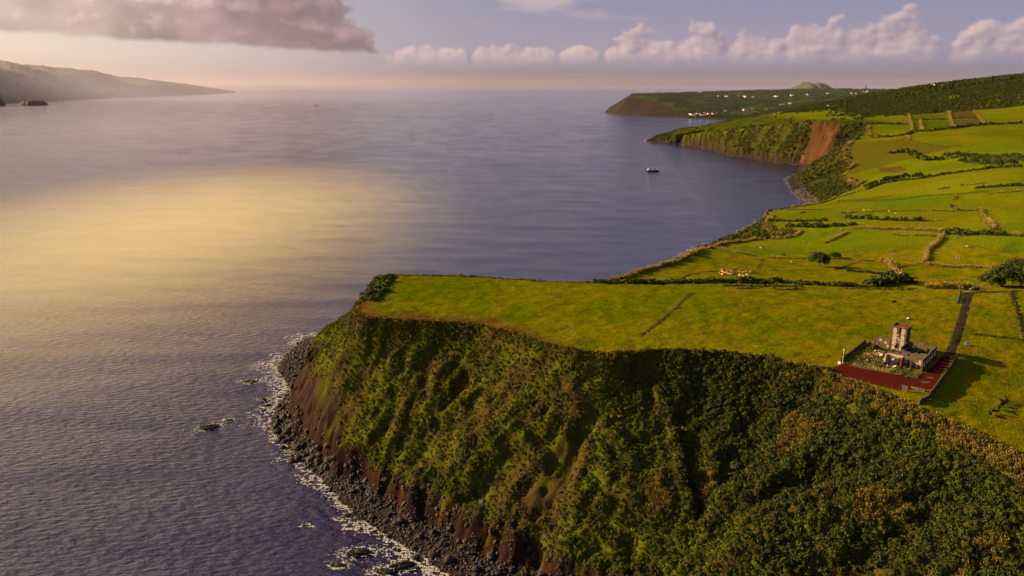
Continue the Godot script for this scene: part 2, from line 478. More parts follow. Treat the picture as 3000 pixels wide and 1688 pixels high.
func paint_near(tl, k: int, x: float, z: float, nn: Vector3) -> Color:
	var t: float = tl.t[k]
	var a := n_mid.get_noise_2d(x, z)
	var b := n_fine.get_noise_2d(x, z)
	var g := n_big.get_noise_2d(x, z)
	if t == 0.0:
		return Color(0.030, 0.022, 0.021).lerp(Color(0.055, 0.040, 0.034), 0.5 + 0.5 * b)
	if t < 1.0:
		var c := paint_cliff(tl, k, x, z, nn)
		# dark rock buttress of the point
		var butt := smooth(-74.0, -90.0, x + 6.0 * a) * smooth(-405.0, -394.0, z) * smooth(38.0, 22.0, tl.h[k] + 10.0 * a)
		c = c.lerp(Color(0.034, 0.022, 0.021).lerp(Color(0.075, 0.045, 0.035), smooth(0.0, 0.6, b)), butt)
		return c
	var c := Color(0.128, 0.162, 0.0035).lerp(Color(0.188, 0.188, 0.0040), smooth(-0.35, 0.4, g + 0.5 * a))
	c = c.lerp(Color(0.230, 0.178, 0.006), smooth(0.05, 0.6, a + 0.5 * b + 0.35 * smooth(60.0, 150.0, x) - 0.15))
	c = c.lerp(Color(0.070, 0.090, 0.004), smooth(0.1, 0.6, b) * 0.6)
	c = c.lerp(Color(0.19, 0.125, 0.012), 0.6 * smooth(0.25, 0.6, n_mid.get_noise_2d(x * 0.4 + 70.0, z * 1.1)))
	c = c.lerp(Color(0.075, 0.105, 0.004), 0.6 * smooth(0.2, 0.55, n_mid.get_noise_2d(x * 0.5 - 170.0, z * 0.9)))
	# bare rusty earth along the rim of the point
	var rim: float = tl.de[k]
	var bare := smooth(13.0, 3.0, rim + 8.0 * a + 3.0 * b) * smooth(34.0, 4.0, x) * smooth(-85.0, -75.0, x) * smooth(-395.0, -375.0, z)
	c = c.lerp(Color(0.13, 0.050, 0.018).lerp(Color(0.10, 0.075, 0.02), smooth(-0.1, 0.4, b)), bare)
	c = c.lerp(Color(0.13, 0.095, 0.02), smooth(3.0, 0.5, rim + 2.0 * b) * 0.8)
	return c

func paint_mid(tl, k: int, x: float, z: float, nn: Vector3) -> Color:
	var t: float = tl.t[k]
	if t == 0.0: return Color(0.04, 0.03, 0.028)
	if t < 1.0:
		var c := paint_cliff(tl, k, x, z, nn).lerp(Color(0.030, 0.030, 0.009), 0.6)
		# the big rust-red landslip on the second cliff
		var d := Vector2(x, z).distance_to(Vector2(644.0, -1712.0).lerp(Vector2(682.0, -1742.0), t))
		return c.lerp(Color(0.115, 0.048, 0.026).lerp(Color(0.19, 0.095, 0.055), smooth(0.1, 0.5, n_mid.get_noise_2d(x * 1.6, z * 0.5))), 0.85 * smooth(40.0, 24.0, d + 20.0 * n_mid.get_noise_2d(x * 0.5, z * 0.5)))
	var a := n_mid.get_noise_2d(x * 0.4, z * 0.4)
	var b := n_fine.get_noise_2d(x * 0.4, z * 0.4)
	var g := n_big.get_noise_2d(x * 0.6, z * 0.6)
	var c := Color(0.112, 0.158, 0.0040).lerp(Color(0.158, 0.182, 0.0050), smooth(-0.4, 0.4, g + 0.25 * a))
	c = c.lerp(Color(0.165, 0.140, 0.008), 0.35 * smooth(0.1, 0.6, a + 0.4 * b))
	var q := Vector2(x, z).rotated(0.22)
	var cell := Vector2(floorf(q.x / 88.0 + 0.12 * g), floorf(q.y / 52.0))
	var tone := fposmod(sin(cell.x * 12.9898 + cell.y * 78.233) * 43758.5453, 1.0)
	c = Color(c.r * lerpf(0.90, 1.2, tone), c.g * lerpf(0.92, 1.06, fposmod(tone * 7.3, 1.0)), c.b)
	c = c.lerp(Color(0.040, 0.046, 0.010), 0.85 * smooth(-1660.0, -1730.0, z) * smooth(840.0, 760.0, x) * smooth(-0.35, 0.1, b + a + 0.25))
	for f in fields:
		if Geometry2D.is_point_in_polygon(Vector2(x, z), f[0]):
			c = f[1].lerp(c, 0.25)
	return c

func paint_far(tl, k: int, x: float, z: float, nn: Vector3) -> Color:  # cloud shade over the far land is mixed into these darker tones
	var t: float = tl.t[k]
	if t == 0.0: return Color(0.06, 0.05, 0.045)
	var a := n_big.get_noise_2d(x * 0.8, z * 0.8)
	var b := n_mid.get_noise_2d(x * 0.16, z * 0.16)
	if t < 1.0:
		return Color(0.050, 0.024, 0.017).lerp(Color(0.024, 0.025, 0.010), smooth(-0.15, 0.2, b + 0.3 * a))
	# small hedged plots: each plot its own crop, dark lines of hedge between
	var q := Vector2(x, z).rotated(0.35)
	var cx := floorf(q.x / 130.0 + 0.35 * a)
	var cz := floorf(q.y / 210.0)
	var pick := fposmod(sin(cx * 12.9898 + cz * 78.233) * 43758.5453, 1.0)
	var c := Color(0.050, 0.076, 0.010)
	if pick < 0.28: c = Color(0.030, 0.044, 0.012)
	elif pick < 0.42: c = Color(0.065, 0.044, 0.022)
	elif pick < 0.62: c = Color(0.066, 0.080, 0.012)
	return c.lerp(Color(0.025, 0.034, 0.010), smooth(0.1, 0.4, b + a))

var fields := []

func land_material(scale: float) -> StandardMaterial3D:
	var m := tinted(0.95, 0.15)
	m.albedo_texture = noise_tex(7, 0.014, 6, Color(0.52, 0.51, 0.47), Color(1, 1, 1), 512)
	m.uv1_triplanar = true
	m.uv1_world_triplanar = true
	m.uv1_scale = Vector3(scale, scale, scale)
	m.normal_enabled = true
	m.normal_texture = noise_tex(8, 0.022, 6, Color.BLACK, Color.WHITE, 512, true, 14.0)
	m.normal_scale = 1.0
	m.specular_mode = BaseMaterial3D.SPECULAR_DISABLED
	return m

# ---------------------------------------------------------------- sea
func make_sea() -> void:
	var xs := PackedFloat32Array()
	var zs := PackedFloat32Array()
	var s := 12.0
	var at := 0.0
	var half := PackedFloat32Array()
	while at < 70000.0:
		half.append(at)
		at += s
		if at > 500.0: s *= 1.06
	for i in range(half.size() - 1, 0, -1): xs.append(-half[i])
	xs.append_array(half)
	s = 9.0
	at = 300.0
	while at > -70000.0:
		zs.append(at)
		at -= s
		if at < -700.0: s *= 1.035
	var v := PackedVector3Array()
	var n := PackedVector3Array()
	var uv := PackedVector2Array()
	var swell := noise_of(91, 0.018, 4)
	for z in zs:
		for x in xs:
			var e := 4.0
			var sx := swell.get_noise_2d(x * 0.35 + e * 0.35, z) - swell.get_noise_2d(x * 0.35 - e * 0.35, z)
			var sz := swell.get_noise_2d(x * 0.35, z + e) - swell.get_noise_2d(x * 0.35, z - e)
			var k := 1.3
			v.append(Vector3(x, swell.get_noise_2d(x * 0.35, z) * k * 0.6, z))
			n.append(Vector3(-sx / (2.0 * e) * k, 1.0, -sz / (2.0 * e) * k).normalized())
			uv.append(Vector2((x + 0.12 * z) / 230.0, z / 92.0))
	var ix := PackedInt32Array()
	var w := xs.size()
	for j in zs.size() - 1:
		for i in w - 1:
			var a := j * w + i
			ix.append_array([a, a + w, a + 1, a + 1, a + w, a + w + 1])
	var arr := []
	arr.resize(Mesh.ARRAY_MAX)
	arr[Mesh.ARRAY_VERTEX] = v
	arr[Mesh.ARRAY_NORMAL] = n
	arr[Mesh.ARRAY_TEX_UV] = uv
	arr[Mesh.ARRAY_INDEX] = ix
	var mesh := ArrayMesh.new()
	mesh.add_surface_from_arrays(Mesh.PRIMITIVE_TRIANGLES, arr)
	var m := plain(lin(0.014, 0.010, 0.032), 0.12, 0.5)
	m.normal_enabled = true
	m.normal_texture = noise_tex(71, 0.028, 5, Color.BLACK, Color.WHITE, 1024, true, 6.0)
	m.normal_scale = 0.62
	structure("sea", mesh, m)

const SEA_ROCKS := [[-150.1, -428.6, 2.2, 3.2, 0.15, "pale wave-washed rock off the headland point", "p"], [-150.1, -365.2, 2.4, 3.6, -0.35, "long black reef rock in open water off the point", ""], [-143.4, -374.4, 1.2, 1.5, -0.3, "small black rock at the tip of the long reef", ""], [-55.8, -256.1, 1.8, 3.4, -0.2, "dark reef awash beside the boulder beach", ""], [-61.7, -248.4, 1.2, 1.9, 0.1, "low rock ringed with foam off the boulder beach", ""], [-38.9, -247.9, 2.4, 3.2, -0.4, "broken black rock close to the boulder beach", ""], [-44.6, -244.4, 1.4, 2.6, 0.2, "flat reef rock at the edge of the boulder beach", ""], [-79.1, -274.1, 0.8, 1.2, 0.0, "half-drowned stone in the shallows below the cliff", ""], [-67.6, -279.0, 0.8, 1.0, 0.3, "small wet stone near the surf below the cliff", ""], [-134.8, -402.4, 1.6, 1.8, 0.2, "dark stack rock in the surf below the buttress", ""], [-129.5, -393.0, 1.8, 2.0, -0.3, "angular rock at the foot of the dark buttress", ""], [-131.7, -388.7, 0.9, 1.1, 0.0, "small rock awash beside the dark buttress", ""], [-127.0, -405.2, 1.6, 1.8, 0.4, "jagged rock against the point of the buttress", ""]]
const ISLAND := [[0, -4871, -6909, 533], [0.1, -4919, -7851, 438], [0.2, -5031, -8425, 436], [0.32, -5160, -9088, 423], [0.45, -5417, -10154, 401], [0.6, -5908, -12317, 345], [0.75, -5940, -13784, 258], [0.88, -6571, -17193, 171], [1, -7229, -21429, 12]]

# ---------------------------------------------------------------- mesh building
class Bag:
	var v := PackedVector3Array()
	var c := PackedColorArray()
	func tri(a: Vector3, b: Vector3, d: Vector3, col: Color) -> void:
		v.append(a); v.append(b); v.append(d)
		c.append(col); c.append(col); c.append(col)
	func quad(a: Vector3, b: Vector3, d: Vector3, e: Vector3, col: Color) -> void:
		tri(a, b, d, col)
		tri(a, d, e, col)
	func block(xf: Transform3D, s: Vector3, col: Color, taper := 1.0) -> void:
		var p := []
		for k in 8:
			var top := (k & 2) != 0
			var f := taper if top else 1.0
			p.append(xf * Vector3((0.5 if k & 1 else -0.5) * s.x * f, (0.5 if top else -0.5) * s.y, (0.5 if k & 4 else -0.5) * s.z * f))
		for q in [[0, 2, 3, 1], [5, 7, 6, 4], [4, 6, 2, 0], [1, 3, 7, 5], [2, 6, 7, 3], [4, 0, 1, 5]]:
			quad(p[q[0]], p[q[1]], p[q[2]], p[q[3]], col)
	func tube(a: Vector3, b: Vector3, ra: float, rb: float, sides: int, col: Color, cap := true) -> void:
		var d := (b - a).normalized()
		var e := d.cross(Vector3.UP if absf(d.y) < 0.9 else Vector3.RIGHT).normalized()
		var f := d.cross(e)
		for k in sides:
			var p := TAU * k / sides
			var q := TAU * (k + 1) / sides
			var dp := e * cos(p) + f * sin(p)
			var dq := e * cos(q) + f * sin(q)
			quad(a + dp * ra, b + dp * rb, b + dq * rb, a + dq * ra, col)
			if cap: tri(b, b + dq * rb, b + dp * rb, col)
	func add(tpl: Array, xf: Transform3D) -> void:
		v.append_array(xf * tpl[0])
		c.append_array(tpl[1])
	func mesh() -> ArrayMesh:
		var arr := []
		arr.resize(Mesh.ARRAY_MAX)
		arr[Mesh.ARRAY_VERTEX] = v
		arr[Mesh.ARRAY_COLOR] = c
		var m := ArrayMesh.new()
		m.add_surface_from_arrays(Mesh.PRIMITIVE_TRIANGLES, arr)
		return m
	func template() -> Array:
		return [v, c]

func spin(r: RandomNumberGenerator) -> Vector3:
	return Vector3(r.randfn(), r.randfn(), r.randfn()).normalized()

func leaf(b: Bag, r: RandomNumberGenerator, p: Vector3, out: Vector3, size: float, col: Color) -> void:
	var n := (out + spin(r) * 0.75).normalized()
	var e := n.cross(spin(r)).normalized() * size
	var f := n.cross(e.normalized()) * size
	b.tri(p - e * 0.55 - f * 0.4, p + f * 0.75, p + e * 0.55 - f * 0.4, col)

func shade(c: Color, k: float) -> Color:
	return Color(c.r * k, c.g * k, c.b * k)

# a bush of leaf-sized faces over a lumpy dome, radius and height 1
func bush_tpl(sd: int, n: int, size: float, col: Color, col2: Color, lobes := 5) -> Array:
	var r := RandomNumberGenerator.new()
	r.seed = sd
	var b := Bag.new()
	var cs := []
	for k in lobes:
		var a := TAU * (k + r.randf()) / lobes
		var d := r.randf_range(0.25, 0.55)
		cs.append([Vector3(cos(a) * d, r.randf_range(0.25, 0.6), sin(a) * d), r.randf_range(0.34, 0.52), col.lerp(col2, r.randf())])
	cs.append([Vector3(0, 0.5, 0), 0.5, col])
	for k in n:
		var l: Array = cs[k % cs.size()]
		var dir := spin(r)
		if dir.y < -0.35: dir.y = -dir.y
		var p: Vector3 = l[0] + dir * l[1] * r.randf_range(0.75, 1.06)
		if p.y < 0.0: p.y *= 0.2
		leaf(b, r, p, dir, size * r.randf_range(0.7, 1.3), shade(l[2], r.randf_range(0.7, 1.3)))
	return b.template()

# a clump of giant cane: stems and blades, pale plumes on top; height 1
func cane_tpl(sd: int, n: int, wide: float) -> Array:
	var r := RandomNumberGenerator.new()
	r.seed = sd
	var b := Bag.new()
	var stem := Color(0.120, 0.078, 0.018)
	var blade := Color(0.190, 0.145, 0.018)
	var plume := Color(0.33, 0.235, 0.08)
	for k in n:
		var p := Vector3(r.randf_range(-0.5, 0.5), -0.06, r.randf_range(-0.5, 0.5))
		var h := r.randf_range(0.62, 0.98)
		var lean := Vector3(r.randfn(0.06, 0.10), 0.0, r.randfn(0.0, 0.10))
		var top := p + lean + Vector3(0, h, 0)
		var side := Vector3(r.randfn(), 0, r.randfn()).normalized() * wide
		b.tri(p - side * 0.5, top, p + side * 0.5, shade(stem, r.randf_range(0.7, 1.4)))
		for j in 4:
			var m := p.lerp(top, r.randf_range(0.35, 0.95))
			var dir := Vector3(r.randfn(), r.randf_range(0.1, 0.9), r.randfn()).normalized() * 0.22
			var w := dir.cross(Vector3(r.randfn(), r.randfn(), r.randfn())).normalized() * wide * 0.75
			b.tri(m - w, m + dir, m + w, shade(blade, r.randf_range(0.6, 1.5)))
		if r.randf() < 0.6:
			b.tri(top - side * 0.7 - Vector3(0, 0.07, 0), top + Vector3(lean.x * 0.4, 0.13, lean.z * 0.4), top + side * 0.7 - Vector3(0, 0.07, 0), shade(plume, r.randf_range(0.7, 1.3)))
	return b.template()

func tuft_tpl(sd: int, n: int, col: Color, col2: Color) -> Array:
	var r := RandomNumberGenerator.new()
	r.seed = sd
	var b := Bag.new()
	for k in n:
		var a := r.randf() * TAU
		var d := r.randf_range(0.0, 0.5)
		var p := Vector3(cos(a) * d, -0.1, sin(a) * d)
		var top := Vector3(cos(a) * (d + r.randf_range(0.1, 0.6)), r.randf_range(0.35, 1.0), sin(a) * (d + r.randf_range(0.1, 0.6)))
		var s := Vector3(-sin(a), 0, cos(a)) * 0.17
		b.tri(p - s, top, p + s, shade(col.lerp(col2, r.randf()), r.randf_range(0.75, 1.25)))
	return b.template()

func tpl_mesh(t: Array) -> ArrayMesh:
	var b := Bag.new()
	b.add(t, Transform3D())
	return b.mesh()

func stone_mesh(sd: int, squash := 0.75, rings := 6, segs := 8, rough := 0.28) -> ArrayMesh:
	var nz := noise_of(sd, 0.9, 2)
	var b := Bag.new()
	var pts := []
	for j in rings + 1:
		var row := []
		for i in segs:
			var th := PI * j / rings
			var ph := TAU * i / segs
			var d := Vector3(sin(th) * cos(ph), cos(th), sin(th) * sin(ph))
			var k := 1.0 + rough * 1.6 * nz.get_noise_3d(d.x * 1.3 + sd, d.y * 1.3, d.z * 1.3)
			k = minf(k, 1.05)
			row.append(Vector3(d.x * k, d.y * k * squash, d.z * k))
		pts.append(row)
	for j in rings:
		for i in segs:
			var i2 := (i + 1) % segs
			if j > 0: b.tri(pts[j][i], pts[j][i2], pts[j + 1][i], Color.WHITE)
			if j < rings - 1: b.tri(pts[j][i2], pts[j + 1][i2], pts[j + 1][i], Color.WHITE)
	return b.mesh()

func many(called: String, mesh: Mesh, m: Material, xfs: Array, tints: Array, label: String) -> MultiMeshInstance3D:
	var mm := MultiMesh.new()
	mm.transform_format = MultiMesh.TRANSFORM_3D
	mm.use_colors = true
	mm.mesh = mesh
	mm.instance_count = xfs.size()
	for i in xfs.size():
		mm.set_instance_transform(i, xfs[i])
		mm.set_instance_color(i, tints[i])
	var o := MultiMeshInstance3D.new()
	o.multimesh = mm
	o.material_override = m
	o.name = numbered(called)
	add_child(o)
	o.set_meta("kind", "stuff")
	o.set_meta("label", label)
	return o

func turned(p: Vector3, s: Vector3, yaw: float, lean := Vector3.UP) -> Transform3D:
	var bs := Basis(Vector3.UP, yaw).scaled_local(s)
	if lean != Vector3.UP:
		bs = Basis(Quaternion(Vector3.UP, lean.normalized())) * bs
	return Transform3D(bs, p)

func slope_at(tl, x: float, z: float) -> Vector3:
	var e: float = tl.step
	var gx: float = tl.pick(tl.h, minf(x + e, tl.x0 + e * (tl.nx - 1) - 0.01), z) - tl.pick(tl.h, maxf(x - e, tl.x0), z)
	var gz: float = tl.pick(tl.h, x, minf(z + e, tl.z0 + e * (tl.nz - 1) - 0.01)) - tl.pick(tl.h, x, maxf(z - e, tl.z0))
	return Vector3(-gx, 2.0 * e, -gz).normalized()

# walk along a line of points, one every gap metres
func along(pts: PackedVector2Array, gap: float) -> PackedVector2Array:
	var out := PackedVector2Array()
	var left := 0.0
	for i in pts.size() - 1:
		var d := pts[i].distance_to(pts[i + 1])
		while left < d:
			out.append(pts[i].lerp(pts[i + 1], left / d))
			left += gap
		left -= d
	return out

func line_of(flat: Array) -> PackedVector2Array:
	var p := PackedVector2Array()
	for k in range(0, flat.size(), 2): p.append(Vector2(flat[k], flat[k + 1]))
	return p

var tpl := {}

func hedge(called: String, kind: String, flat: Array, tall: float, wide: float, label: String, group: String) -> void:
	var pts := line_of(flat)
	var dist := pts[0].length()
	var gap := wide * (0.42 if dist < 700.0 else 0.55)
	var r := RandomNumberGenerator.new()
	r.seed = hash(label)
	var b := Bag.new()
	var set: Array = tpl[kind] if dist < 800.0 or not tpl.has(kind + "_far") else tpl[kind + "_far"]
	for p in along(pts, gap):
		var patch := 0.75 + 0.5 * n_mid.get_noise_2d(p.x * 1.5, p.y * 1.5)
		if r.randf() < 0.04: continue
		for row in (2 if wide > 2.4 else 1):
			var s := patch * r.randf_range(0.75, 1.25)
			var x := p.x + r.randfn(0.0, wide * 0.16) + (row - 0.5) * wide * 0.3
			var z := p.y + r.randfn(0.0, wide * 0.16)
			var q := on_ground(x, z, -0.1)
			if q.y < 1.0: continue
			var ss := Vector3(wide * 0.62 * (0.6 + 0.4 * s), tall * s, wide * 0.62 * (0.6 + 0.4 * s))
			b.add(set[r.randi() % set.size()], turned(q, ss, r.randf() * TAU))
	if b.v.is_empty(): return
	var o := put(called, b.mesh(), mats.leaf)
	tag(o, label, "hedge", group)

# a low field wall or bank, overgrown: a ragged ridge of stones and herbs
func low_wall(called: String, flat: Array, tall: float, label: String, group: String) -> void:
	var pts := line_of(flat)
	var r := RandomNumberGenerator.new()
	r.seed = hash(label)
	var b := Bag.new()
	var far := pts[0].length() > 700.0
	for p in along(pts, 1.5 if far else 1.0):
		var s := r.randf_range(0.6, 1.3)
		b.add(tpl.herb[r.randi() % tpl.herb.size()], turned(on_ground(p.x + r.randfn(0, 0.2), p.y + r.randfn(0, 0.2), -0.1), Vector3(1.25, tall * s, 1.25), r.randf() * TAU))
	if b.v.is_empty(): return
	tag(put(called, b.mesh(), mats.leaf), label, "field bank", group)

# a strip of worn ground laid on the land
func track(called: String, flat: Array, wide: float, m: Material, up := 0.10) -> void:
	var pts := along(line_of(flat), 2.0)
	var st := SurfaceTool.new()
	st.begin(Mesh.PRIMITIVE_TRIANGLES)
	var rows := []
	for i in pts.size():
		var d := (pts[mini(i + 1, pts.size() - 1)] - pts[maxi(i - 1, 0)]).normalized()
		var s := Vector2(-d.y, d.x)
		var w := wide * (1.0 + 0.18 * n_mid.get_noise_2d(pts[i].x * 3.0, pts[i].y * 3.0)) * 0.5
		var row := []
		for k in 5:
			var p := pts[i] + s * w * (k * 0.5 - 1.0)
			row.append(on_ground(p.x, p.y, up - 0.05 * absf(k - 2.0)))
		rows.append(row)
	for i in rows.size() - 1:
		for k in 4:
			var a: Vector3 = rows[i][k]
			var bb: Vector3 = rows[i + 1][k]
			var c: Vector3 = rows[i + 1][k + 1]
			var d: Vector3 = rows[i][k + 1]
			for p in [a, c, bb, a, d, c]: st.add_vertex(p)
	st.generate_normals()
	structure(called, st.commit(), m)

# ---------------------------------------------------------------- bodies: tapered capsules joined and meshed as surface nets
func body_mesh(bones: Array, cell: float, soft: float) -> ArrayMesh:
	var lo := Vector3(1e9, 1e9, 1e9)
	var hi := -lo
	for bn in bones:
		for e in [[bn[0], bn[2]], [bn[1], bn[3]]]:
			lo = lo.min(e[0] - Vector3.ONE * (e[1] + cell * 2.0))
			hi = hi.max(e[0] + Vector3.ONE * (e[1] + cell * 2.0))
	var n := Vector3i(((hi - lo) / cell).ceil()) + Vector3i.ONE
	var f := PackedFloat32Array()
	f.resize(n.x * n.y * n.z)
	for z in n.z:
		for y in n.y:
			for x in n.x:
				var p := lo + Vector3(x, y, z) * cell
				var d := 10.0
				for bn in bones:
					var ab: Vector3 = bn[1] - bn[0]
					var t := clampf((p - bn[0]).dot(ab) / maxf(ab.length_squared(), 1e-9), 0.0, 1.0)
					var e: float = p.distance_to(bn[0] + ab * t) - lerpf(bn[2], bn[3], t)
					var h := clampf(0.5 + 0.5 * (d - e) / soft, 0.0, 1.0)
					d = lerpf(d, e, h) - soft * h * (1.0 - h)
				f[(z * n.y + y) * n.x + x] = d
	var id := {}
	var v := PackedVector3Array()
	for z in n.z - 1:
		for y in n.y - 1:
			for x in n.x - 1:
				var s := Vector3.ZERO
				var cnt := 0
				for e in [[0, 0, 0, 1, 0, 0], [0, 1, 0, 1, 1, 0], [0, 0, 1, 1, 0, 1], [0, 1, 1, 1, 1, 1], [0, 0, 0, 0, 1, 0], [1, 0, 0, 1, 1, 0], [0, 0, 1, 0, 1, 1], [1, 0, 1, 1, 1, 1], [0, 0, 0, 0, 0, 1], [1, 0, 0, 1, 0, 1], [0, 1, 0, 0, 1, 1], [1, 1, 0, 1, 1, 1]]:
					var a := f[((z + e[2]) * n.y + y + e[1]) * n.x + x + e[0]]
					var b := f[((z + e[5]) * n.y + y + e[4]) * n.x + x + e[3]]
					if (a < 0.0) != (b < 0.0):
						var t := a / (a - b)
						s += Vector3(e[0], e[1], e[2]).lerp(Vector3(e[3], e[4], e[5]), t)
						cnt += 1
				if cnt:
					id[(z * n.y + y) * n.x + x] = v.size()
					v.append(lo + (Vector3(x, y, z) + s / cnt) * cell)
	var st := SurfaceTool.new()
	st.begin(Mesh.PRIMITIVE_TRIANGLES)
	st.set_smooth_group(0)
	for p in v: st.add_vertex(p)
	var step := [1, n.x, n.x * n.y]
	for z in range(1, n.z - 1):
		for y in range(1, n.y - 1):
			for x in range(1, n.x - 1):
				var k := (z * n.y + y) * n.x + x
				for ax in 3:
					var a := f[k]
					var b := f[k + step[ax]]
					if (a < 0.0) == (b < 0.0): continue
					var u: int = step[(ax + 1) % 3]
					var w: int = step[(ax + 2) % 3]
					var q := [id[k - u - w], id[k - w], id[k], id[k - u]]
					if a < 0.0: q = [q[0], q[3], q[2], q[1]]
					for t in [0, 2, 1, 0, 3, 2]: st.add_index(q[t])
	st.generate_normals()
	return st.commit()

# ---------------------------------------------------------------- vegetation on the cliffs
func leaf_mats() -> void:
	mats.leaf = tinted(0.85, 0.2, 0.35)
	var dk := Color(0.030, 0.042, 0.0075)
	var md := Color(0.052, 0.062, 0.009)
	tpl.dark = []
	tpl.dark_far = []
	tpl.cane = []
	tpl.cane_far = []
	tpl.herb = []
	for k in 4:
		tpl.dark.append(bush_tpl(100 + k, 84, 0.27, dk, md))
		tpl.dark_far.append(bush_tpl(120 + k, 30, 0.46, dk, md))
		tpl.cane.append(cane_tpl(140 + k, 16, 0.10))
		tpl.cane_far.append(cane_tpl(160 + k, 6, 0.24))
		tpl.herb.append(bush_tpl(180 + k, 22, 0.5, Color(0.045, 0.050, 0.010), Color(0.075, 0.058, 0.020), 3))

func cover_near() -> void:
	var tl = tiles[0]
	var r := RandomNumberGenerator.new()
	r.seed = 77
	var shrub := [[], [], []]
	var tint := [[], [], []]
	var cane := []
	var cane_t := []
	var herb := []
	var herb_t := []
	var tall := []
	var gap := 0.74
	var z := -150.0
	while z > -545.0:
		var x := -170.0
		while x < 235.0:
			var px := x + r.randf_range(-0.6, 0.6)
			var pz := z + r.randf_range(-0.6, 0.6)
			x += gap
			if pz > -150.0 - 0.0 or px > -pz * 0.72 + 12.0: continue
			var t: float = tl.pick(tl.t, px, pz)
			if t <= 0.02 or t >= 1.0: continue
			var h: float = tl.pick(tl.h, px, pz)
			if h < 2.5: continue
			var nn := slope_at(tl, px, pz)
			var a := n_mid.get_noise_2d(px * 0.55, pz * 0.55)
			var u: float = tl.pick(tl.u, px, pz)
			var streak := n_ridge.get_noise_2d(u * 1.3 + 90.0 + 26.0 * t, t * 24.0)
			var east := smooth(20.0, 90.0, px)              # the tall thicket lies towards the yard
			var tip := smooth(-62.0, -88.0, px)
			var dens := 0.48 + 0.58 * east + 0.6 * a + 0.8 * streak * (1.0 - 0.5 * east) - 0.10 * tip
			dens -= smooth(0.17, 0.05, t) * (1.0 - 0.75 * east) * 1.0
			dens -= smooth(0.30, 0.18, nn.y) * 0.4
			dens -= smooth(38.0, 22.0, h) * tip * smooth(-405.0, -394.0, pz) * 1.3
			# open slide between the two thickets
			dens -= 1.1 * smooth(7.0, 3.0, absf(px - 18.0 - (t - 0.5) * 34.0)) * smooth(0.1, 0.3, t)
			var p := Vector3(px, h, pz)
			if dens < 0.30:
				if r.randf() < 0.42 and dens > -0.6 and h > 8.0:
					herb.append(turned(p, Vector3.ONE * r.randf_range(0.35, 0.8), r.randf() * TAU, nn.lerp(Vector3.UP, 0.5)))
					var hk := r.randf_range(0.7, 1.3)
					herb_t.append(Color(hk * 1.5, hk * 1.55, hk))
				continue
			if r.randf() > 0.25 + dens * 0.75: continue
			var lean := nn.lerp(Vector3.UP, 0.55).normalized()
			if (t > 0.95 and r.randf() < 0.05 + 0.42 * smooth(92.0, 118.0, px)) or (t > 0.93 and absf(px - 32.0) < 9.0 and r.randf() < 0.5) or (east > 0.3 and a > 0.45 and r.randf() < 0.6):
				cane.append(turned(p, Vector3(1.5, r.randf_range(1.2, 2.5), 1.5), r.randf() * TAU))
				var ck := r.randf_range(0.45, 1.0)
				cane_t.append(Color(ck, ck * r.randf_range(0.85, 1.1), ck))
				continue
			var s := lerpf(0.38 + 0.65 * pow(r.randf(), 1.6), 0.6 + 1.25 * pow(r.randf(), 1.5), east * smooth(0.0, 0.4, dens))
			if r.randf() < 0.35 * s: continue
			var k := r.randi() % 3
			var g := r.randf_range(0.75, 1.25)
			var kind := n_big.get_noise_2d(px * 3.0, pz * 3.0) + 0.6 * r.randf_range(-1.0, 1.0)
			var green := lerpf(1.5, 0.78, east) * (1.0 + 0.45 * smooth(0.0, 0.7, kind))
			var odd := r.randf()
			var hue := Color(1, 1, 1)
			if odd < 0.07: hue = Color(1.45, 1.4, 0.9)
			elif odd < 0.10: hue = Color(1.4, 1.0, 0.9)
			elif odd < 0.30: hue = Color(0.7, 0.8, 0.9)
			if east > 0.8 and s > 1.45:
				tall.append([-Vector3(px, h - 164.0, pz).length() / s, turned(p, Vector3(s, s * r.randf_range(0.9, 1.3), s), r.randf() * TAU, lean), k, g])
			else:
				shrub[k].append(turned(p, Vector3(s, s * r.randf_range(0.8, 1.25), s), r.randf() * TAU, lean))
				tint[k].append(Color(g * green * (1.0 + 0.35 * smooth(0.1, 0.8, kind)), g * green, g * 0.9) * hue)
		z -= gap
	# the three hundred that show largest stand on their own
	tall.sort_custom(func(a, b): return a[0] > b[0])
	var big := [tpl_mesh(tpl.dark[0]), tpl_mesh(tpl.dark[1]), tpl_mesh(tpl.dark[2])]
	for i in tall.size():
		var e: Array = tall[i]
		if i < 300:
			var o := put("thicket_shrub", big[e[2]], mats.leaf)
			o.transform = e[1]
			tag(o, "large dark evergreen shrub standing out of the thicket on the near cliff", "shrub", "large shrubs of the cliff thicket")
		else:
			shrub[e[2]].append(e[1])
			tint[e[2]].append(Color(e[3] * 0.95, e[3] * 0.95, e[3]))
	for k in 3:
		many("shrubbery", big[k], mats.leaf, shrub[k], tint[k], "dense dark green scrub covering the steep cliff slope")
	var grit := []
	var grit_t := []
	for i in 26000:
		var px := r.randf_range(-135.0, 70.0)
		var pz := -r.randf_range(170.0, 420.0)
		var t: float = tl.pick(tl.t, px, pz)
		if t <= 0.0 or t >= 0.30: continue
		var h: float = tl.pick(tl.h, px, pz)
		var butt := smooth(-74.0, -90.0, px) * smooth(38.0, 22.0, h)
		if r.randf() > smooth(0.16, 0.04, t) * 0.4: continue
		var s := 0.5 + 1.5 * pow(r.randf(), 2.0)
		grit.append(Transform3D(Basis.from_euler(Vector3(r.randf_range(-0.4, 0.4), r.randf() * TAU, r.randf_range(-0.4, 0.4))).scaled(Vector3(s * 1.1, s * 0.9, s)), Vector3(px, h - s * 0.35, pz)))
		var gk := r.randf_range(0.016, 0.044)
		grit_t.append(Color(gk * 1.4, gk * 0.72, gk * 0.6))
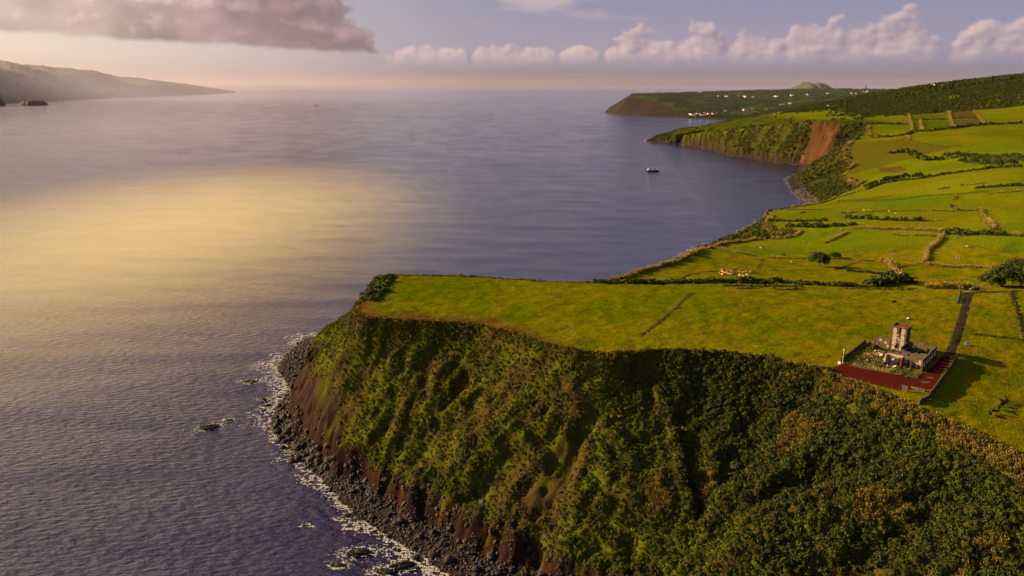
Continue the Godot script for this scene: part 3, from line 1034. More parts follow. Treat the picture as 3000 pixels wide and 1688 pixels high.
	many("rock_outcrop", stone_mesh(17, 1.0, 7, 9, 0.6), mats.rock, grit, grit_t, "broken dark lava rock at the foot of the near cliff")
	many("reeds", tpl_mesh(tpl.cane[0]), mats.leaf, cane, cane_t, "tawny cane and tall dry grass along the cliff rim")
	many("weeds", tpl_mesh(tpl.herb[0]), mats.leaf, herb, herb_t, "low brown and olive herbs on the open cliff ground")
	print("shrubs ", shrub[0].size() + shrub[1].size() + shrub[2].size(), " cane ", cane.size(), " herb ", herb.size(), " tall ", tall.size())

func tussocks() -> void:
	var tl = tiles[0]
	var r := RandomNumberGenerator.new()
	r.seed = 78
	var xf := []
	var ti := []
	for i in 90000:
		var pz := -r.randf_range(190.0, 440.0)
		var px := r.randf_range(-75.0, minf(-pz * 0.70 + 10.0, 300.0))
		if tl.pick(tl.t, px, pz) < 1.0 or keep_clear(px, pz): continue
		var a := n_mid.get_noise_2d(px * 1.3, pz * 1.3)
		if r.randf() > 0.42 + 0.9 * a: continue
		var h: float = tl.pick(tl.h, px, pz)
		var s := r.randf_range(0.16, 0.34)
		xf.append(turned(Vector3(px, h, pz), Vector3(s * 1.8, s, s * 1.8), r.randf() * TAU))
		var g := r.randf_range(0.7, 1.2)
		var y := smooth(-0.2, 0.5, a)
		ti.append(Color(g * lerpf(0.9, 1.45, y), g * lerpf(1.0, 1.05, y), g))
	# long dry grass hanging over the cliff edge
	for p in along(edge.slice(3, 34), 0.5):
		for k in 4:
			var px := p.x + r.randfn(0.0, 1.3)
			var pz := p.y + r.randfn(0.0, 1.3)
			var s := r.randf_range(0.35, 0.95)
			xf.append(turned(on_ground(px, pz), Vector3(s * 1.3, s, s * 1.3), r.randf() * TAU))
			var g := r.randf_range(0.45, 1.1)
			ti.append(Color(g * 1.35, g * 0.85, g * 1.6))
	many("grass", tpl_mesh(tuft_tpl(31, 12, Color(0.115, 0.130, 0.004), Color(0.165, 0.145, 0.005))), mats.leaf, xf, ti, "rough tussocky pasture grass on the headland")
	print("tufts ", xf.size())

func keep_clear(x: float, z: float) -> bool:
	var d := Vector2(x - 150.7, z + 277.0)
	var a := d.x * 0.77 + d.y * 0.64
	var b := d.x * 0.64 - d.y * 0.77
	if a > -27.0 and a < 9.5 and b > -26.0 and b < 27.0: return true
	for l in clear_lines:
		for i in l[0].size() - 1:
			if Geometry2D.get_closest_point_to_segment(Vector2(x, z), l[0][i], l[0][i + 1]).distance_to(Vector2(x, z)) < l[1]: return true
	return false
var clear_lines := []

func cover_far() -> void:
	# scrub on the further cliffs, woods on the hills
	var r := RandomNumberGenerator.new()
	r.seed = 79
	var xf := []
	var ti := []
	for q in [[1, 160000, 1.2, 2.4], [3, 260000, 1.8, 3.8]]:
		var tl = tiles[q[0]]
		for i in q[1]:
			var px: float = r.randf_range(tl.x0, tl.x0 + tl.step * (tl.nx - 2))
			var pz: float = r.randf_range(tl.z0, tl.z0 + tl.step * (tl.nz - 2))
			if px > -pz * 0.67 + 20.0: continue
			var t: float = tl.t[int((pz - tl.z0) / tl.step) * tl.nx + int((px - tl.x0) / tl.step)]
			if t <= 0.08 or t >= 0.995: continue
			var a := n_mid.get_noise_2d(px * 0.35, pz * 0.35) + n_ridge.get_noise_2d(tl.pick(tl.u, px, pz) * 0.6, t * 9.0)
			var slip := Vector2(px, pz).distance_to(Vector2(644.0, -1712.0).lerp(Vector2(682.0, -1742.0), t)) if q[0] == 3 else 99.0
			if slip < 27.0 + 12.0 * a or r.randf() > 0.62 + 0.9 * a: continue
			var s := r.randf_range(q[2], q[3])
			xf.append(turned(Vector3(px, tl.pick(tl.h, px, pz) - 0.2, pz), Vector3(s, s * 0.9, s), r.randf() * TAU, slope_at(tl, px, pz).lerp(Vector3.UP, 0.5)))
			var g := r.randf_range(0.7, 1.4)
			ti.append(Color(g * 0.95, g * 0.9, g))
	many("shrubbery", tpl_mesh(tpl.dark_far[0]), mats.leaf, xf, ti, "green scrub on the far sea cliffs")
	print("far scrub ", xf.size())
	xf = []
	ti = []
	for q in [[3, 26000, 5.0, 8.5], [4, 60000, 9.0, 16.0]]:
		var tl = tiles[q[0]]
		for i in q[1]:
			var pz: float = r.randf_range(tl.z0, tl.z0 + tl.step * (tl.nz - 2))
			var px: float = r.randf_range(tl.x0, minf(tl.x0 + tl.step * (tl.nx - 2), -pz * 0.68))
			if tl.pick(tl.t, px, pz) < 1.0: continue
			var w := wood_at(px, pz)
			if r.randf() > w: continue
			var s := r.randf_range(q[2], q[3])
			xf.append(turned(Vector3(px, tl.pick(tl.h, px, pz) - 0.5, pz), Vector3(s * 0.62, s * 0.8, s * 0.62), r.randf() * TAU))
			var g := r.randf_range(0.6, 1.15)
			ti.append(Color(g, g, g))
	many("woods", tpl_mesh(tpl.dark_far[1]), mats.leaf, xf, ti, "dark woods covering the far hills")
	print("wood ", xf.size())

func wood_at(x: float, z: float) -> float:
	var a := n_big.get_noise_2d(x * 0.5, z * 0.5)
	if z > -2690.0:
		# the wooded hill above the patchwork fields
		var side := smooth(-1935.0, -2045.0, z + 0.10 * (x - 1020.0) + 60.0 * a)
		return side * smooth(862.0, 1000.0, x + 40.0 * a) + 0.10 * smooth(0.1, 0.4, a) * smooth(-1810.0, -1900.0, z)
	var strip := absf(n_mid.get_noise_2d(x * 0.045, z * 0.02))
	if z > -3520.0: return 0.75 * smooth(-0.25, 0.05, a + 0.25)
	return maxf(0.55 * smooth(-0.08, 0.18, a), 0.5 * smooth(0.06, 0.02, strip))

# ---------------------------------------------------------------- the ruined lighthouse
var ruin: Node3D

# a masonry wall from (a0, b0) to (a1, b1) in the ruin's own plan, built of courses round its openings, with a broken top
func wall(called: String, a0: float, b0: float, a1: float, b1: float, tall: float, holes: Array, m: Material, sd: int, broken := 0.35, thick := 0.55, y0 := 0.0, parent: Node3D = null) -> MeshInstance3D:
	var r := RandomNumberGenerator.new()
	r.seed = sd
	var len := Vector2(a1 - a0, b1 - b0).length()
	var cuts := [0.0, len]
	for h in holes:
		cuts.append(h[0]); cuts.append(h[1])
	var x := 0.9
	while x < len - 0.5:
		cuts.append(x)
		x += r.randf_range(0.6, 1.1)
	cuts.sort()
	var b := Bag.new()
	var top := tall
	for i in cuts.size() - 1:
		var l: float = cuts[i]
		var e: float = cuts[i + 1]
		if e - l < 0.02: continue
		top = clampf(top + r.randf_range(-broken, broken) * 0.7, tall - broken, tall)
		var spans := [[0.0, top]]
		for h in holes:
			if (l + e) * 0.5 > h[0] and (l + e) * 0.5 < h[1]:
				spans = [[0.0, h[2]], [h[3], top]]
		for s in spans:
			if s[1] - s[0] < 0.05: continue
			b.block(Transform3D(Basis(), Vector3((l + e) * 0.5, (s[0] + s[1]) * 0.5, 0)), Vector3(e - l, s[1] - s[0], thick), Color.WHITE)
	var o := put(called, b.mesh(), m, parent if parent else ruin)
	o.position = Vector3(a0, y0, -b0)
	o.rotation.y = atan2(b1 - b0, a1 - a0)
	return o

# a flake of plaster left on a wall face: a ragged slab a few centimetres proud
func plaster(parent: Node3D, at: Vector3, w: float, h: float, sd: int, m: Material) -> void:
	var r := RandomNumberGenerator.new()
	r.seed = sd
	var b := Bag.new()
	var rim := []
	var n := 14
	for k in n:
		var a := TAU * k / n
		var c := Vector2(cos(a), sin(a))
		var q := 1.0 / maxf(absf(c.x), absf(c.y))
		var f := lerpf(1.0, q, 0.95) * r.randf_range(0.84, 1.04)
		rim.append(Vector3(c.x * w * 0.5 * f, c.y * h * 0.5 * f, 0.0))
	for k in n:
		var p: Vector3 = rim[k]
		var q: Vector3 = rim[(k + 1) % n]
		var up := Vector3(0, 0, 0.04)
		b.tri(up, q + up, p + up, Color.WHITE)
		b.quad(p, p + up, q + up, q, Color.WHITE)
	var o := put("plaster_patch", b.mesh(), m, parent)
	o.position = at

func build_ruin() -> void:
	var stone := grained(lin(0.15, 0.108, 0.080), 201, 0.35, 0.35, 5.0)
	var grey := grained(lin(0.19, 0.15, 0.125), 203, 0.30, 0.40, 4.0)
	var cream := grained(lin(0.44, 0.36, 0.26), 205, 0.5, 0.70, 2.0)
	var brick := grained(lin(0.22, 0.085, 0.052), 207, 0.6, 0.5, 3.0)
	var red := grained(lin(0.24, 0.045, 0.018), 209, 0.4, 0.6, 2.0)
	var dark := grained(lin(0.09, 0.075, 0.06), 211, 0.4, 0.4, 4.0)
	mats.stone = stone
	mats.grey = grey
	mats.cream = cream
	mats.dark_stone = dark
	ruin = base("ruined_lighthouse", Vector3(150.7, 62.0, -277.0), deg_to_rad(-39.7))
	tag(ruin, "roofless ruined lighthouse with a square cracked tower and broken walls", "lighthouse")
	# the square tower, open at the top door and at the window below
	var t0 := -16.3
	var t1 := -10.7
	var f := 20.4
	var back := 26.0
	var tall := 9.7
	var tw := Node3D.new()
	tw.name = "tower"
	ruin.add_child(tw, true)
	wall("front_wall", t0, f, t1, f, tall, [[2.15, 3.45, 7.2, 9.3], [1.95, 2.85, 1.2, 2.7]], stone, 1, 0.0, 0.6, 0.0, tw)
	wall("rear_wall", t0, back, t1, back, tall, [[2.6, 3.3, 7.6, 8.7]], stone, 2, 0.0, 0.6, 0.0, tw)
	wall("side_wall", t0 + 0.28, f + 0.3, t0 + 0.28, back - 0.3, tall - 0.01, [], stone, 3, 0.0, 0.56, 0.0, tw)
	wall("side_wall", t1 - 0.28, f + 0.3, t1 - 0.28, back - 0.3, tall - 0.01, [[2.0, 2.5, 2.0, 5.2]], grey, 4, 0.0, 0.56, 0.0, tw)
	var floor_b := Bag.new()
	floor_b.block(Transform3D(Basis(), Vector3((t0 + t1) * 0.5, tall - 0.25, -(f + back) * 0.5)), Vector3(5.0, 0.25, 4.9), Color.WHITE)
	put("roof_slab", floor_b.mesh(), dark, tw)
	for e in [[t0 - 0.35, f - 0.35, t1 + 0.35, f - 0.35], [t0 - 0.35, back + 0.35, t1 + 0.35, back + 0.35], [t0 - 0.1, f - 0.1, t0 - 0.1, back + 0.1], [t1 + 0.1, f - 0.1, t1 + 0.1, back + 0.1]]:
		wall("cornice", e[0], e[1], e[2], e[3], 0.42, [], grey, 5 + int(e[0]), 0.04, 0.5, tall + 0.002, tw)
	var disc := CylinderMesh.new()
	disc.top_radius = 2.0
	disc.bottom_radius = 2.0
	disc.height = 0.08
	disc.radial_segments = 32
	var d := put("lantern_base", disc, red, tw)
	d.position = Vector3((t0 + t1) * 0.5, tall - 0.07, -(f + back) * 0.5)
	# corner stones
	for e in [[t0 + 0.25, f - 0.32], [t1 - 0.25, f - 0.32]]:
		var q := Bag.new()
		var y := 0.0
		var odd := false
		while y < tall - 0.3:
			q.block(Transform3D(Basis(), Vector3(e[0], y + 0.24, -e[1])), Vector3(0.62 if odd else 0.48, 0.44, 0.12), Color.WHITE)
			y += 0.48
			odd = not odd
		put("corner_stone", q.mesh(), grey, tw)
	var zf := -(f - 0.302)
	var sd := 30
	for e in [[-15.05, 8.1, 1.6, 2.9], [-12.0, 8.2, 1.5, 2.7], [-15.0, 5.5, 1.75, 2.6], [-12.05, 5.7, 1.4, 2.4], [-14.9, 3.2, 1.9, 2.1], [-12.0, 3.2, 1.5, 2.6], [-15.1, 1.2, 1.5, 1.8], [-12.1, 1.0, 1.6, 1.7], [-13.9, 6.5, 0.7, 0.6], [-13.2, 4.6, 0.8, 0.7], [-13.6, 0.5, 0.9, 0.7], [-13.7, 5.4, 0.5, 0.8], [-13.1, 3.5, 0.5, 0.5]]:
		plaster(tw, Vector3(e[0], e[1], zf), e[2], e[3], sd, cream)
		sd += 1
	wall("lintel", -14.4, f - 0.33, -13.3, f - 0.33, 0.4, [], brick, 9, 0.0, 0.14, 2.72, tw)
	# wing beside the tower
	wall("wing_wall", -21.7, 20.2, -16.35, 20.2, 4.4, [[1.3, 2.3, 1.3, 2.7], [3.5, 4.4, 1.0, 2.8]], grey, 11)
	wall("wing_wall", -21.45, 15.5, -21.45, 19.9, 2.6, [], stone, 12, 1.6)
	wall("pier", -22.2, 20.3, -21.72, 20.3, 4.9, [], brick, 13, 0.3, 0.9)
	for e in [[-18.0, 2.6], [-19.9, 3.3], [-17.0, 1.3]]:
		plaster(ruin, Vector3(e[0], e[1], -19.92), 1.0, 1.1, int(e[0] * -10), cream)
	# front fragment with two window openings and its return
	wall("front_wall", -12.8, 3.6, -7.3, 3.6, 3.9, [[1.4, 2.6, 0.9, 2.7], [3.8, 4.9, 0.1, 2.7]], cream, 14, 0.12, 0.5)
	wall("front_return", -12.75, 0.2, -12.75, 3.34, 3.6, [], cream, 15, 0.5, 0.5)
	wall("front_coping", -13.0, 3.6, -7.2, 3.6, 0.22, [], grey, 16, 0.0, 0.8, 3.92)
	wall("brick_pier", -7.28, 0.8, -7.28, 3.3, 3.2, [], brick, 17, 1.2, 0.5)
	wall("inner_wall", -7.0, 3.6, -0.3, 3.6, 4.1, [[2.3, 3.3, 0.1, 2.3]], grey, 18, 0.4, 0.5)
	wall("brick_pier", -4.0, 1.5, -4.0, 3.3, 2.3, [], brick, 19, 1.0, 0.4)
	# long side wall with a row of windows, rear room
	var win := []
	for k in 5: win.append([2.0 + k * 4.0, 3.1 + k * 4.0, 1.3, 3.2])
	wall("side_wall", 0.0, 0.2, 0.0, 21.6, 4.8, win, grey, 20, 0.35, 0.55)
	wall("rear_wall", -10.0, 21.3, -0.3, 21.3, 4.5, [[1.6, 2.7, 1.4, 2.9], [7.0, 8.1, 1.4, 2.9]], grey, 21, 0.3, 0.55)
	wall("inner_wall", -10.2, 12.6, -10.2, 21.0, 4.3, [[5.5, 6.5, 0.1, 2.3]], dark, 22, 0.5, 0.5)
	wall("inner_wall", -9.9, 12.4, -0.3, 12.4, 3.3, [[2.0, 3.0, 0.1, 2.2]], grey, 23, 0.7, 0.45)
	wall("inner_wall", -5.2, 12.7, -5.2, 20.9, 2.6, [[3.0, 4.0, 0.1, 2.1]], dark, 24, 1.0, 0.45)
	for e in [[-6.2, 2.1], [-1.3, 2.3], [-2.4, 1.2]]:
		plaster(ruin, Vector3(e[0], e[1], -3.34), 1.1, 1.9, int(90 - e[0] * 10), cream)
	# the low footing in front
	wall("footing", -20.0, -9.4, 0.9, -7.3, 0.4, [], grey, 25, 0.3, 0.4)
	wall("footing", 0.9, -7.0, 0.9, -0.5, 0.4, [], stone, 26, 0.15, 0.4)
	# rubble: tumbled blocks inside the walls
	var r := RandomNumberGenerator.new()
	r.seed = 301
	var bl := Bag.new()
	bl.block(Transform3D(), Vector3(1, 0.45, 0.7), Color.WHITE, 0.85)
	var mesh := bl.mesh()
	var pale := grained(lin(0.42, 0.35, 0.29), 213, 0.7, 0.6, 2.0)
	var to := ruin.transform
	for i in 46:
		var a := r.randf_range(-20.0, -10.5) if i < 38 else r.randf_range(-9.0, 0.0)
		var b := r.randf_range(-4.0, 17.0) if i < 38 else r.randf_range(-6.0, 1.0)
		var s := r.randf_range(0.45, 1.5) if i > 3 else r.randf_range(1.6, 2.3)
		var o := put("fallen_block", mesh, [pale, cream, grey, brick, stone][r.randi() % 5])
		o.transform = Transform3D(Basis.from_euler(Vector3(r.randf_range(-0.5, 0.5), r.randf() * TAU, r.randf_range(-0.5, 0.5))).scaled(Vector3.ONE * s), to * Vector3(a, 0.12 + s * 0.12, -b))
		tag(o, "tumbled masonry block lying in the rubble of the ruined lighthouse", "rubble block", "fallen blocks inside the ruin")
	var xf := []
	var ti := []
	for i in 900:
		var a := r.randf_range(-23.0, -9.0)
		var b := r.randf_range(-7.5, 19.0)
		if n_mid.get_noise_2d(a * 2.0, b * 2.0) < -0.18: continue
		var s := r.randf_range(0.12, 0.5)
		xf.append(Transform3D(Basis.from_euler(Vector3(r.randf_range(-0.6, 0.6), r.randf() * TAU, r.randf_range(-0.6, 0.6))).scaled(Vector3.ONE * s), to * Vector3(a, s * 0.2, -b)))
		var g := r.randf_range(0.05, 0.36)
		ti.append(Color(g * 1.2, g * 0.85, g * 0.68) if r.randf() < 0.7 else Color(0.2, 0.07, 0.04))
	many("rubble", mesh, mats.tint_rough, xf, ti, "small stones and broken plaster strewn inside the ruin")
	xf = []
	ti = []
	for i in 1500:
		var a := r.randf_range(-25.0, 1.0)
		var b := r.randf_range(-9.0, 24.0)
		if a > t0 - 0.5 and a < t1 + 0.5 and b > f - 0.5 and b < back + 0.5: continue
		if n_mid.get_noise_2d(a * 2.0 + 70.0, b * 2.0) < 0.0: continue
		xf.append(turned(to * Vector3(a, 0.0, -b), Vector3.ONE * r.randf_range(0.3, 0.75), r.randf() * TAU))
		var g := r.randf_range(0.8, 1.6)
		ti.append(Color(g * 1.1, g * 1.2, g))
	many("weeds", tpl_mesh(tpl.herb[1]), mats.leaf, xf, ti, "weeds and grass grown over the rubble of the ruin")
	# yard of red cinder, its drive, and two puddles
	var yard := PackedVector2Array()
	for e in [[-25.0, -9.5], [-19.0, -10.0], [-10.0, -9.3], [0.5, -8.0], [1.7, -6.0], [1.6, 6.0], [2.0, 16.0], [1.8, 25.5], [4.2, 26.5], [5.6, 20.0], [6.0, 8.0], [6.8, -6.0], [7.2, -16.0], [5.5, -19.0], [2.0, -21.5], [0.0, -25.0], [-6.0, -24.6], [-14.0, -24.0], [-22.0, -23.6], [-25.2, -21.0], [-26.0, -15.0]]:
		yard.append(Vector2(e[0], -e[1]))
	var fine := along(yard, 0.6)
	for i in fine.size(): fine[i] += Vector2(n_fine.get_noise_2d(fine[i].x * 3.0, fine[i].y), n_fine.get_noise_2d(fine[i].x, fine[i].y * 3.0)) * 0.5
	var st := SurfaceTool.new()
	st.begin(Mesh.PRIMITIVE_TRIANGLES)
	var ids := Geometry2D.triangulate_polygon(fine)
	for k in range(0, ids.size(), 3):
		var p := [fine[ids[k]], fine[ids[k + 1]], fine[ids[k + 2]]]
		if (p[1] - p[0]).cross(p[2] - p[0]) < 0.0: p = [p[0], p[2], p[1]]
		for q in p:
			st.set_normal(Vector3.UP)
			st.add_vertex(to * Vector3(q.x, 0.05, q.y))
	var cinder := grained(lin(0.080, 0.014, 0.008), 215, 0.5, 0.55, 4.0)
	structure("gravel_yard", st.commit(), cinder)
	for e in [[4.2, -4.5, 1.3, 0.8], [4.0, -10.5, 1.9, 0.8]]:
		var pb := Bag.new()
		for k in 18:
			var p := Vector3(cos(TAU * k / 18.0) * e[2], 0, sin(TAU * k / 18.0) * e[3]) * (1.0 + 0.2 * sin(k * 2.1))
			var k2 := (k + 1) % 18
			var q := Vector3(cos(TAU * k2 / 18.0) * e[2], 0, sin(TAU * k2 / 18.0) * e[3]) * (1.0 + 0.2 * sin(k2 * 2.1))
			pb.tri(Vector3.ZERO, p, q, Color.WHITE)
		var o := structure("puddle", pb.mesh(), plain(lin(0.05, 0.025, 0.02), 0.05, 0.5))
		o.position = to * Vector3(e[0], 0.062, -e[1])
	# walls round the plot
	plot_wall("boundary_wall", -26.3, 23.0, -26.3, -8.0, 1.5, "long mossy garden wall on the seaward side of the ruin's plot")
	plot_wall("boundary_wall", -25.0, 23.3, -22.6, 23.0, 1.3, "short leaning wall stub at the far corner of the ruin's plot")
	plot_wall("boundary_wall", 7.3, 24.0, 8.6, -27.0, 1.7, "long grey plot wall between the red yard and the grazed field")
	plot_wall("boundary_wall", 8.7, -27.3, 7.2, -33.5, 1.6, "sloping wall end running from the red yard down towards the cane")
	plot_wall("boundary_wall", 1.5, -19.8, 6.3, -20.6, 0.8, "low concrete wall stub at the corner of the red yard")
	plot_wall("boundary_wall", 2.0, 22.5, 3.8, 25.5, 1.0, "broken gate wall where the road meets the red yard")
	var slab := Bag.new()
	slab.block(Transform3D(Basis(), Vector3(0, 1.05, 0)), Vector3(2.0, 2.1, 0.5), Color.WHITE, 0.97)
	var o := put("concrete_block", slab.mesh(), grey)
	o.position = to * Vector3(0.6, 0, 24.6)
	o.rotation.y = ruin.rotation.y
	tag(o, "upright pale concrete block at the front edge of the red yard", "concrete block")
	# wire fence in front of the yard
	var fence := base("wire_fence", to * Vector3(-23.0, 0, 25.0), ruin.rotation.y)
	tag(fence, "wire fence on thin posts along the front of the red yard", "fence")
	for k in 10:
		var pb := Bag.new()
		pb.tube(Vector3(k * 2.45, -0.3, 0.1 * sin(k * 1.7)), Vector3(k * 2.45 + 0.05, 1.25, 0.1 * sin(k * 1.7)), 0.06, 0.05, 6, Color.WHITE)
		put("post", pb.mesh(), grey, fence)
	for y in [0.55, 1.05]:
		var wb := Bag.new()
		wb.tube(Vector3(0, y, 0), Vector3(22.05, y, 0), 0.012, 0.012, 4, Color.WHITE)
		put("wire", wb.mesh(), dark, fence)
	# lamp mast with its cabinet at the corner
	var mast := base("light_mast", to * Vector3(-25.2, 0, 9.0), ruin.rotation.y)
	tag(mast, "thin pale beacon mast with a small lamp head by the yard corner", "mast")
	var mb := Bag.new()
	mb.tube(Vector3(0, -0.2, 0), Vector3(0, 5.2, 0), 0.09, 0.06, 8, Color.WHITE)
	put("pole", mb.mesh(), mats.pale, mast)
	var lb := Bag.new()
	lb.tube(Vector3(0, 5.2, 0), Vector3(0, 5.75, 0), 0.2, 0.16, 10, Color.WHITE)
	put("lamp_head", lb.mesh(), mats.pale, mast)
	var sb := Bag.new()
	sb.block(Transform3D(Basis.from_euler(Vector3(0.6, 0.4, 0)), Vector3(0.1, 3.6, 0.15)), Vector3(1.1, 0.06, 0.7), Color.WHITE)
	put("solar_panel", sb.mesh(), mats.dark_metal, mast)
	var cab := base("equipment_cabinet", to * Vector3(-26.0, 0, 10.2), ruin.rotation.y)
	tag(cab, "small white equipment cabinet at the foot of the beacon mast", "cabinet")
	var cb := Bag.new()
	cb.block(Transform3D(Basis(), Vector3(0, 0.6, 0)), Vector3(0.9, 1.2, 0.7), Color.WHITE)
	put("housing", cb.mesh(), mats.pale, cab)
	var rb := Bag.new()
	rb.block(Transform3D(Basis(), Vector3(0, 1.24, 0)), Vector3(1.05, 0.08, 0.85), Color.WHITE)
	put("lid", rb.mesh(), mats.grey, cab)

func plot_wall(called: String, a0: float, b0: float, a1: float, b1: float, tall: float, label: String) -> void:
	var keep := ruin
	var n := base(called, ruin.transform * Vector3(a0, 0, -b0), 0.0)
	tag(n, label, "wall")
	n.rotation.y = ruin.rotation.y + atan2(b1 - b0, a1 - a0)
	var len := Vector2(a1 - a0, b1 - b0).length()
	var r := RandomNumberGenerator.new()
	r.seed = hash(label)
	var x := 0.0
	# built in bays so that it follows the ground
	while x < len - 0.2:
		var e := minf(r.randf_range(2.2, 3.4), len - x)
		var g := n.transform * Vector3(x + e * 0.5, 0, 0)
		var dy := ground(g.x, g.z) - n.position.y
		var hh := tall * r.randf_range(0.86, 1.05)
		var b := Bag.new()
		b.block(Transform3D(Basis(), Vector3(x + e * 0.5, dy + hh * 0.5 - 0.2, 0)), Vector3(e - 0.02, hh + 0.4, 0.38), Color.WHITE, 0.995)
		put("wall_bay", b.mesh(), mats.grey if r.randf() < 0.5 else mats.stone, n)
		var c := Bag.new()
		c.block(Transform3D(Basis(), Vector3(x + e * 0.5, dy + hh + 0.06, 0)), Vector3(e - 0.05, 0.11, 0.46), Color.WHITE)
		put("coping", c.mesh(), mats.stone, n)
		x += e
	ruin = keep

# ---------------------------------------------------------------- shore: boulders, sea rocks, foam
func shore_stuff() -> void:
	var r := RandomNumberGenerator.new()
	r.seed = 401
	var rock := tinted(0.75, 0.4)
	rock.albedo_texture = noise_tex(61, 0.05, 4, Color(0.5, 0.5, 0.5), Color(1, 1, 1), 256)
	rock.uv1_triplanar = true
	rock.uv1_world_triplanar = true
	rock.uv1_scale = Vector3(0.5, 0.5, 0.5)
	mats.rock = rock
	var stones := [stone_mesh(1), stone_mesh(2, 0.6), stone_mesh(3, 0.85)]
	var tl = tiles[0]
	var xf := [[], [], []]
	var ti := [[], [], []]
	var big := []
	for i in 110000:
		var px := r.randf_range(-160.0, 60.0)
		var pz := -r.randf_range(165.0, 525.0)
		var t: float = tl.pick(tl.t, px, pz)
		var ds: float = tl.pick(tl.ds, px, pz)
		if t > 0.05 or ds < -1.5: continue
		if pz < -470.0 and px > -105.0: continue
		var s := 0.22 + 0.5 * pow(r.randf(), 2.5)
		if r.randf() < 0.012: s = r.randf_range(0.85, 1.9)
		if pz < -318.0 and pz > -372.0 and r.randf() < 0.06: s = r.randf_range(1.0, 2.6)
		var h: float = maxf(tl.pick(tl.h, px, pz), -0.2)
		var x3 := Transform3D(Basis.from_euler(Vector3(r.randf_range(-0.6, 0.6), r.randf() * TAU, r.randf_range(-0.6, 0.6))).scaled(Vector3.ONE * s), Vector3(px, h + s * 0.18, pz))
		var g := r.randf_range(0.016, 0.046)
		if r.randf() < 0.06: g = 0.085
		var col := Color(g * 1.25, g * 0.84, g * 0.76)
		if s > 0.82: big.append([-Vector3(px, h - 164.0, pz).length() / s, x3, r.randi() % 3, col])
		else:
			var k := r.randi() % 3
			xf[k].append(x3)
			ti[k].append(col)
	big.sort_custom(func(a, b): return a[0] > b[0])
	var shades := [grained(lin(0.030, 0.022, 0.021), 231, 0.5, 0.4, 6.0, 0.7), grained(lin(0.044, 0.033, 0.030), 233, 0.5, 0.4, 6.0, 0.75), grained(lin(0.075, 0.057, 0.050), 235, 0.5, 0.4, 6.0, 0.8)]
	for i in big.size():
		var e: Array = big[i]
		if i < 260:
			var o := put("boulder", stones[e[2]], shades[r.randi() % 3 if e[3].r < 0.1 else 2])
			o.transform = e[1]
			tag(o, "large rounded lava boulder on the dark beach below the near cliff", "boulder", "large boulders on the near beach")
		else:
			xf[e[2]].append(e[1])
			ti[e[2]].append(e[3])
	for k in 3: many("pebbles", stones[k], rock, xf[k], ti[k], "dark lava cobbles covering the beach below the near cliff")
	# smaller beaches under the next points
	var fx := []
	var ft := []
	var t2 = tiles[1]
	for i in 40000:
		var px := r.randf_range(215.0, 580.0)
		var pz := -r.randf_range(830.0, 1290.0)
		var ds: float = t2.pick(t2.ds, px, pz)
		if t2.pick(t2.t, px, pz) > 0.1 or ds < -3.0 or px > -pz * 0.66: continue
		var s := r.randf_range(0.6, 2.0)
		var g := r.randf_range(0.04, 0.11)
		fx.append(Transform3D(Basis.from_euler(Vector3(r.randf(), r.randf() * TAU, r.randf())).scaled(Vector3.ONE * s), Vector3(px, maxf(t2.pick(t2.h, px, pz), -0.3) + s * 0.2, pz)))
		ft.append(Color(g * 1.1, g * 0.88, g * 0.8))
	many("pebbles", stones[1], rock, fx, ft, "boulder beach below the cane-covered point across the bay")
	print("stones ", xf[0].size() * 3, " big ", big.size(), " far ", fx.size())
	# white water: ragged flakes of foam on the sea along the rocks
	var fl := Bag.new()
	for k in 9:
		var a := TAU * k / 9.0
		var b := TAU * (k + 1) / 9.0
		var ra := 0.6 + 0.4 * sin(k * 2.3)
		var rb := 0.6 + 0.4 * sin(((k + 1) % 9) * 2.3)
		fl.tri(Vector3(0, 0.03, 0), Vector3(cos(b) * rb, 0, sin(b) * rb), Vector3(cos(a) * ra, 0, sin(a) * ra), Color.WHITE)
	var flake := fl.mesh()
	var foam_m: Material = mats.foam
	fx = []
	ft = []
	var lace := noise_of(88, 0.16, 4)
	var surf := Bag.new()
	var cell := 0.55
	var wz := -165.0
	while wz > -524.0:
		var wx := -170.0
		while wx < 45.0:
			wx += cell
			var ds: float = tl.ds[int((wz - tl.z0) / tl.step) * tl.nx + int((wx - tl.x0) / tl.step)]
			if ds > 1.6 or ds < -15.0: continue
			var lv := absf(lace.get_noise_2d(wx * 1.1, wz * 1.1 + wx * 0.2))
			var patch := n_mid.get_noise_2d(wx * 0.6, wz * 0.6)
			var reach := 3.5 + 8.0 * smooth(-0.2, 0.5, patch) + (5.0 if wz < -366.0 else 0.0)
			if lv > 0.19 * (1.0 + ds / reach) + 0.01 + 0.09 * smooth(-1.6, 0.4, ds): continue
			var y := 0.36 + 0.12 * lace.get_noise_2d(wx * 4.0, wz * 4.0)
			var o := Vector2(lace.get_noise_2d(wx * 9.0, wz), lace.get_noise_2d(wx, wz * 9.0)) * 0.5
			var a := Vector3(wx + o.x, y, wz + o.y)
			surf.quad(a, a + Vector3(cell * 1.05, 0, 0.08), a + Vector3(cell * 1.1, 0, cell * 0.95), a + Vector3(0.05, 0, cell), Color.WHITE)
		wz -= cell
	var white := put("foam", surf.mesh(), mats.foam)
	tag(white, "white surf washing round the boulders of the near shore", "", "", "stuff")
